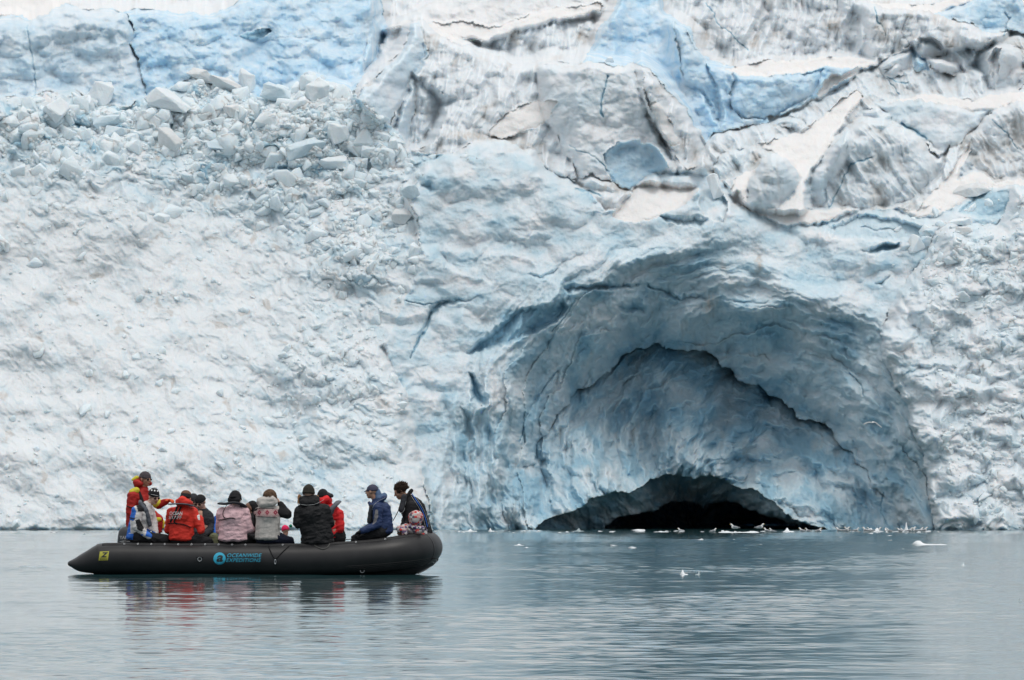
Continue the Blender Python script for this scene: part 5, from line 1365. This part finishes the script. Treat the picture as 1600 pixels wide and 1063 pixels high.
# ------------------------------------------------------------------ floating ice
def floe(u, v, w, h, label, seed, mat, peaks=((0, 1.0),), group='pieces of ice floating on the sea', name='ice_floe', depth=None):
    """(u, v): left-right middle and waterline in the photo; w, h px"""
    y = F * CH / (v - HZ); k = y / F; rnd = random.Random(seed); W2 = w * k / 2; H = h * k; Dp = depth or max(W2 * .8, .12)
    bm = bmesh.new(); n, m_ = 28, 7; rows = []
    for j in range(m_):
        r = 1 - j / (m_ - 1); row = []
        for i in range(n):
            t = 2 * math.pi * i / n; wob = 1 + .22 * mnoise.noise(Vector((math.cos(t) * 1.7, math.sin(t) * 1.7, seed))) + .10 * mnoise.noise(Vector((math.cos(t) * 5, math.sin(t) * 5, seed + 3.0)))
            x, yy = math.cos(t) * W2 * r * wob, math.sin(t) * Dp * r * wob
            z = H * .22 * min(1, (1 - r) * 3.0)
            for px_, ph in peaks: z += H * .9 * ph * math.exp(-((x / W2 - px_) / .26) ** 2 - (yy / Dp / .6) ** 2) * (1 if r < 1 else 0)
            z *= 1 + .35 * mnoise.noise(Vector((x * 4 / max(W2, .2), yy * 4, seed + 9.0)))
            row.append(bm.verts.new((x, yy, z if r < 1 else -.04)))
        rows.append(row)
    for a, b_ in zip(rows[:-1], rows[1:]):
        for i in range(n): bm.faces.new((a[i], a[(i + 1) % n], b_[(i + 1) % n], b_[i]))
    bm.faces.new(rows[0][::-1])
    bmesh.ops.remove_doubles(bm, verts=bm.verts, dist=1e-5)
    o = bm_obj(name, bm, mat); o.location = PX(u, HZ, y); o.location.z = 0
    tag(o, label, 'floating ice', group); return o
FL = [
 (1155,832.4,72,3.5,'long flat white floe with two gulls standing on it at the cave mouth',1,M_FLOE,((-.6,.4),(.6,.5))),
 (1232,831.6,20,6,'small humped white floe right of the floe with the gulls',2,M_FLOE,((-.2,1),)),
 (1033,831.6,28,2.5,'thin flat white floe in front of the darkest part of the cave',3,M_FLOE,((0,.5),)),
 (904,830.6,18,4.5,'grey translucent lump at the left corner of the dark cave opening',4,M_CLEAR,((0,1),)),
 (733,830.8,18,4,'white ice lump on the waterline left of the cave',5,M_FLOE,((.2,1),)),
 (768,830.8,12,5,'small pointed white bit between the left ice lump and the cave',6,M_FLOE,((-.3,1),)),
 (1417,832.0,16,12,'white pointed mound on the waterline at the foot of the right buttress',7,M_FLOE,((-.1,1.1),)),
 (1366,831.6,22,7,'lumpy cluster of white ice near the resting gulls',8,M_FLOE,((-.5,.8),(.4,.9))),
 (1452,851.8,58,5.5,'flat white floe with a hump at its left end, open water at right',9,M_FLOE,((-.62,1.3),)),
 (1069,898.8,16,7.5,'bright white ice bit floating alone in mid water below the cave',10,M_FLOE,((-.3,1.2),)),
 (1090,898.8,10,5,'small clear ice bit just right of the bright white one',11,M_CLEAR,((.4,1.2),)),
 (811,852.6,18,3,'thin white ice sliver right of the boat bow, upper',12,M_FLOE,((0,.8),)),
 (823,856.5,14,2,'thin white ice sliver just below the upper one',13,M_FLOE,((0,.6),)),
 (1505,884.0,6,4,'tiny ice speck in open water at lower right',14,M_FLOE,((0,1),)),
 (1594,941.0,12,5,'dark glassy ice bit at the right frame edge',15,M_CLEAR,((0,1),)),
 (56,887.0,62,3,'low dark glassy ice plate left of the boat stern',16,M_CLEAR,((-.6,.8),(.2,.5))),
 (22,834.5,50,3,'low grey ice plate at the far left waterline',17,M_CLEAR,((.3,.9),)),
 (132,835.5,6,2.5,'tiny dark ice bit on the water above the boat stern',18,M_CLEAR,((0,1),)),
]
for a in FL: floe(*a)
# brash: countless crumbs of ice along the foot of the cliff
rnd = random.Random(5); bm = bmesh.new()
for _ in range(90):
    u = rnd.choice([rnd.uniform(690, 1470), rnd.uniform(860, 1300), rnd.uniform(1300, 1450), rnd.uniform(0, 1600)]); v = 830.6 + abs(rnd.gauss(0, 1.0)) if rnd.random() < .9 else rnd.uniform(832, 860)
    y = F / (v - HZ); s_ = rnd.uniform(.02, .10) * (1 if rnd.random() < .9 else 2.2); c = PX(u, HZ, y); c.z = s_ * .15
    hull_pts(bm, [c + Vector((p.x * s_ * 1.8, p.y * s_, p.z * s_ * .5)) for p in chunk_pts(rnd, 1, 1, 1, 9)])
o = bm_obj('brash_ice', bm, M_FLOE); tag(o, 'crumbs of white brash ice drifting along the waterline', 'brash ice', kind='stuff')

# ------------------------------------------------------------------ gulls
M_GW = principled('gull_white', (.80, .80, .79), .8); M_GG = principled('gull_grey', (.30, .32, .35), .8); M_GB = principled('gull_beak', (.65, .45, .05), .5); M_GK = principled('gull_black', (.02, .02, .02), .6)
def gull_parts(legs=True, neck=1.0):
    bm = bmesh.new()
    cap(bm, (-.10, 0, .135), (.06, 0, .150), (.05, .045, .045), (.075, .062, .062)); cap(bm, (.06, 0, .15), (.125, 0, .20 + .05 * neck), .05, .034); cap(bm, (.125, 0, .20 + .05 * neck), (.150, 0, .215 + .05 * neck), .036, .028)
    cap(bm, (-.10, 0, .135), (-.20, 0, .125), (.03, .03, .02), (.02, .028, .006))
    body = remesh(bm, .010, 2)
    bm = bmesh.new()
    for s_ in (-1, 1): cap(bm, (.05, s_ * .055, .165), (-.17, s_ * .028, .145), (.05, .014, .040), (.05, .010, .010))
    wings = remesh(bm, .008, 1)
    bm = bmesh.new(); z = .212 + .05 * neck
    hull_pts(bm, [Vector((.172, .010, z)), Vector((.172, -.010, z)), Vector((.172, 0, z + .012)), Vector((.172, 0, z - .010)), Vector((.218, 0, z - .008))]); beak = bpy.data.meshes.new('beak'); bm.to_mesh(beak); bm.free()
    lg = None
    if legs:
        bm = bmesh.new()
        for s_ in (-1, 1):
            sweep(bm, [(.0, s_ * .022, .10), (.005, s_ * .022, .05), (.0, s_ * .022, .0)], .006, 6); box(bm, (.018, s_ * .022, .003), (.05, .035, .005))
        lg = bpy.data.meshes.new('leg'); bm.to_mesh(lg); bm.free()
    return body, wings, beak, lg
def make_gull(label, loc, yaw, group, legs=True, k=1.0):
    o = bpy.data.objects.new('gull', None); COL.objects.link(o); o.location = loc; o.rotation_euler = (0, 0, R(yaw)); o.scale = (k, k, k)
    tag(o, label, 'gull', group)
    b, w, bk, lg = gull_parts(legs)
    for nm, m_, mt in (('body', b, M_GW), ('wings', w, M_GG), ('beak', bk, M_GB), ('legs', lg, M_GK)):
        if m_ is None: continue
        c = bpy.data.objects.new(nm, m_); COL.objects.link(c); m_.materials.append(mt); c.parent = o
    return o
def copy_gull(src, label, loc, yaw, k):
    r = src.copy(); COL.objects.link(r); r.location = loc; r.rotation_euler = (0, 0, R(yaw)); r.scale = (k, k, k); r['label'] = label
    for ch in src.children:
        c = ch.copy(); COL.objects.link(c); c.parent = r
    return r
yf = F / (832.4 - HZ)
def wpt(u, v, z=0.0):
    y = F / (v - HZ); p = PX(u, HZ, y); p.z = z; return p
g1 = make_gull('white gull standing on the left end of the long floe, facing left', wpt(1148, 832.2, .06), 195, 'gulls at the cave mouth', True, 1.15)
copy_gull(g1, 'white gull standing on the right end of the long floe, facing right', wpt(1187, 832.2, .07), -15, 1.15)
sw = make_gull('small white gull resting on the water along the foot of the ice wall', wpt(1199, 831.8, -.07), 170, 'gulls resting on the water by the cave', False, .95)
rnd = random.Random(8)
for u in (1064, 1114, 1207, 1254, 1263, 1278, 1282, 1312, 1321, 1325, 1337, 1354, 1361, 1371, 1384, 1390, 1407, 1412, 1420, 1425, 1431, 1437, 1443):
    copy_gull(sw, sw['label'], wpt(u, 831.6 + rnd.uniform(-.5, .7), -.07), rnd.choice([0, 180, 20, 160, 200, 90]), rnd.uniform(.85, 1.1))
for o_ in COL.objects:
    if o_.name.startswith('gull') and o_.get('label') == sw['label']: o_['label'] = 'small white gull resting on the water along the foot of the ice wall'
# the gull in flight: a thin arched wing pair
yb = 262.0; fg = bpy.data.objects.new('gull', None); COL.objects.link(fg); fg.location = PX(1364, 660, yb)
tag(fg, 'white gull flying with arched wings in front of the right cave wall', 'gull', 'gulls at the cave mouth')
bm = bmesh.new(); L0 = fg.location
cap(bm, (-.02, -.16, -.02), (.0, .12, .0), (.035, .05, .035), (.045, .06, .045)); cap(bm, (.0, .12, .0), (.0, .20, .01), .04, .025)
mb = remesh(bm, .010, 2); c = bpy.data.objects.new('body', mb); COL.objects.link(c); mb.materials.append(M_GW); c.parent = fg
for pts in ([(1364, 660), (1359, 659.2), (1354, 660.3), (1349, 662.8)], [(1364, 660), (1368, 661.5), (1372, 664.6), (1377, 668.8)]):
    bm = bmesh.new(); q = [PX(u, v, yb) - L0 for u, v in smooth_path(pts, 5)]
    n = len(q)
    for sgn in (0,):
        top = [bm.verts.new(p + Vector((0, .09 * (1 - .75 * i / n), .006))) for i, p in enumerate(q)]; bot = [bm.verts.new(p + Vector((0, -.10 * (1 - .8 * i / n), 0))) for i, p in enumerate(q)]
        for i in range(n - 1): bm.faces.new((top[i], top[i + 1], bot[i + 1], bot[i]))
    bm.normal_update(); bmesh.ops.solidify(bm, geom=bm.faces[:], thickness=.05)
    m2 = bpy.data.meshes.new('wing'); bm.to_mesh(m2); bm.free(); c = bpy.data.objects.new('wing', m2); COL.objects.link(c); m2.materials.append(M_GW); c.parent = fg
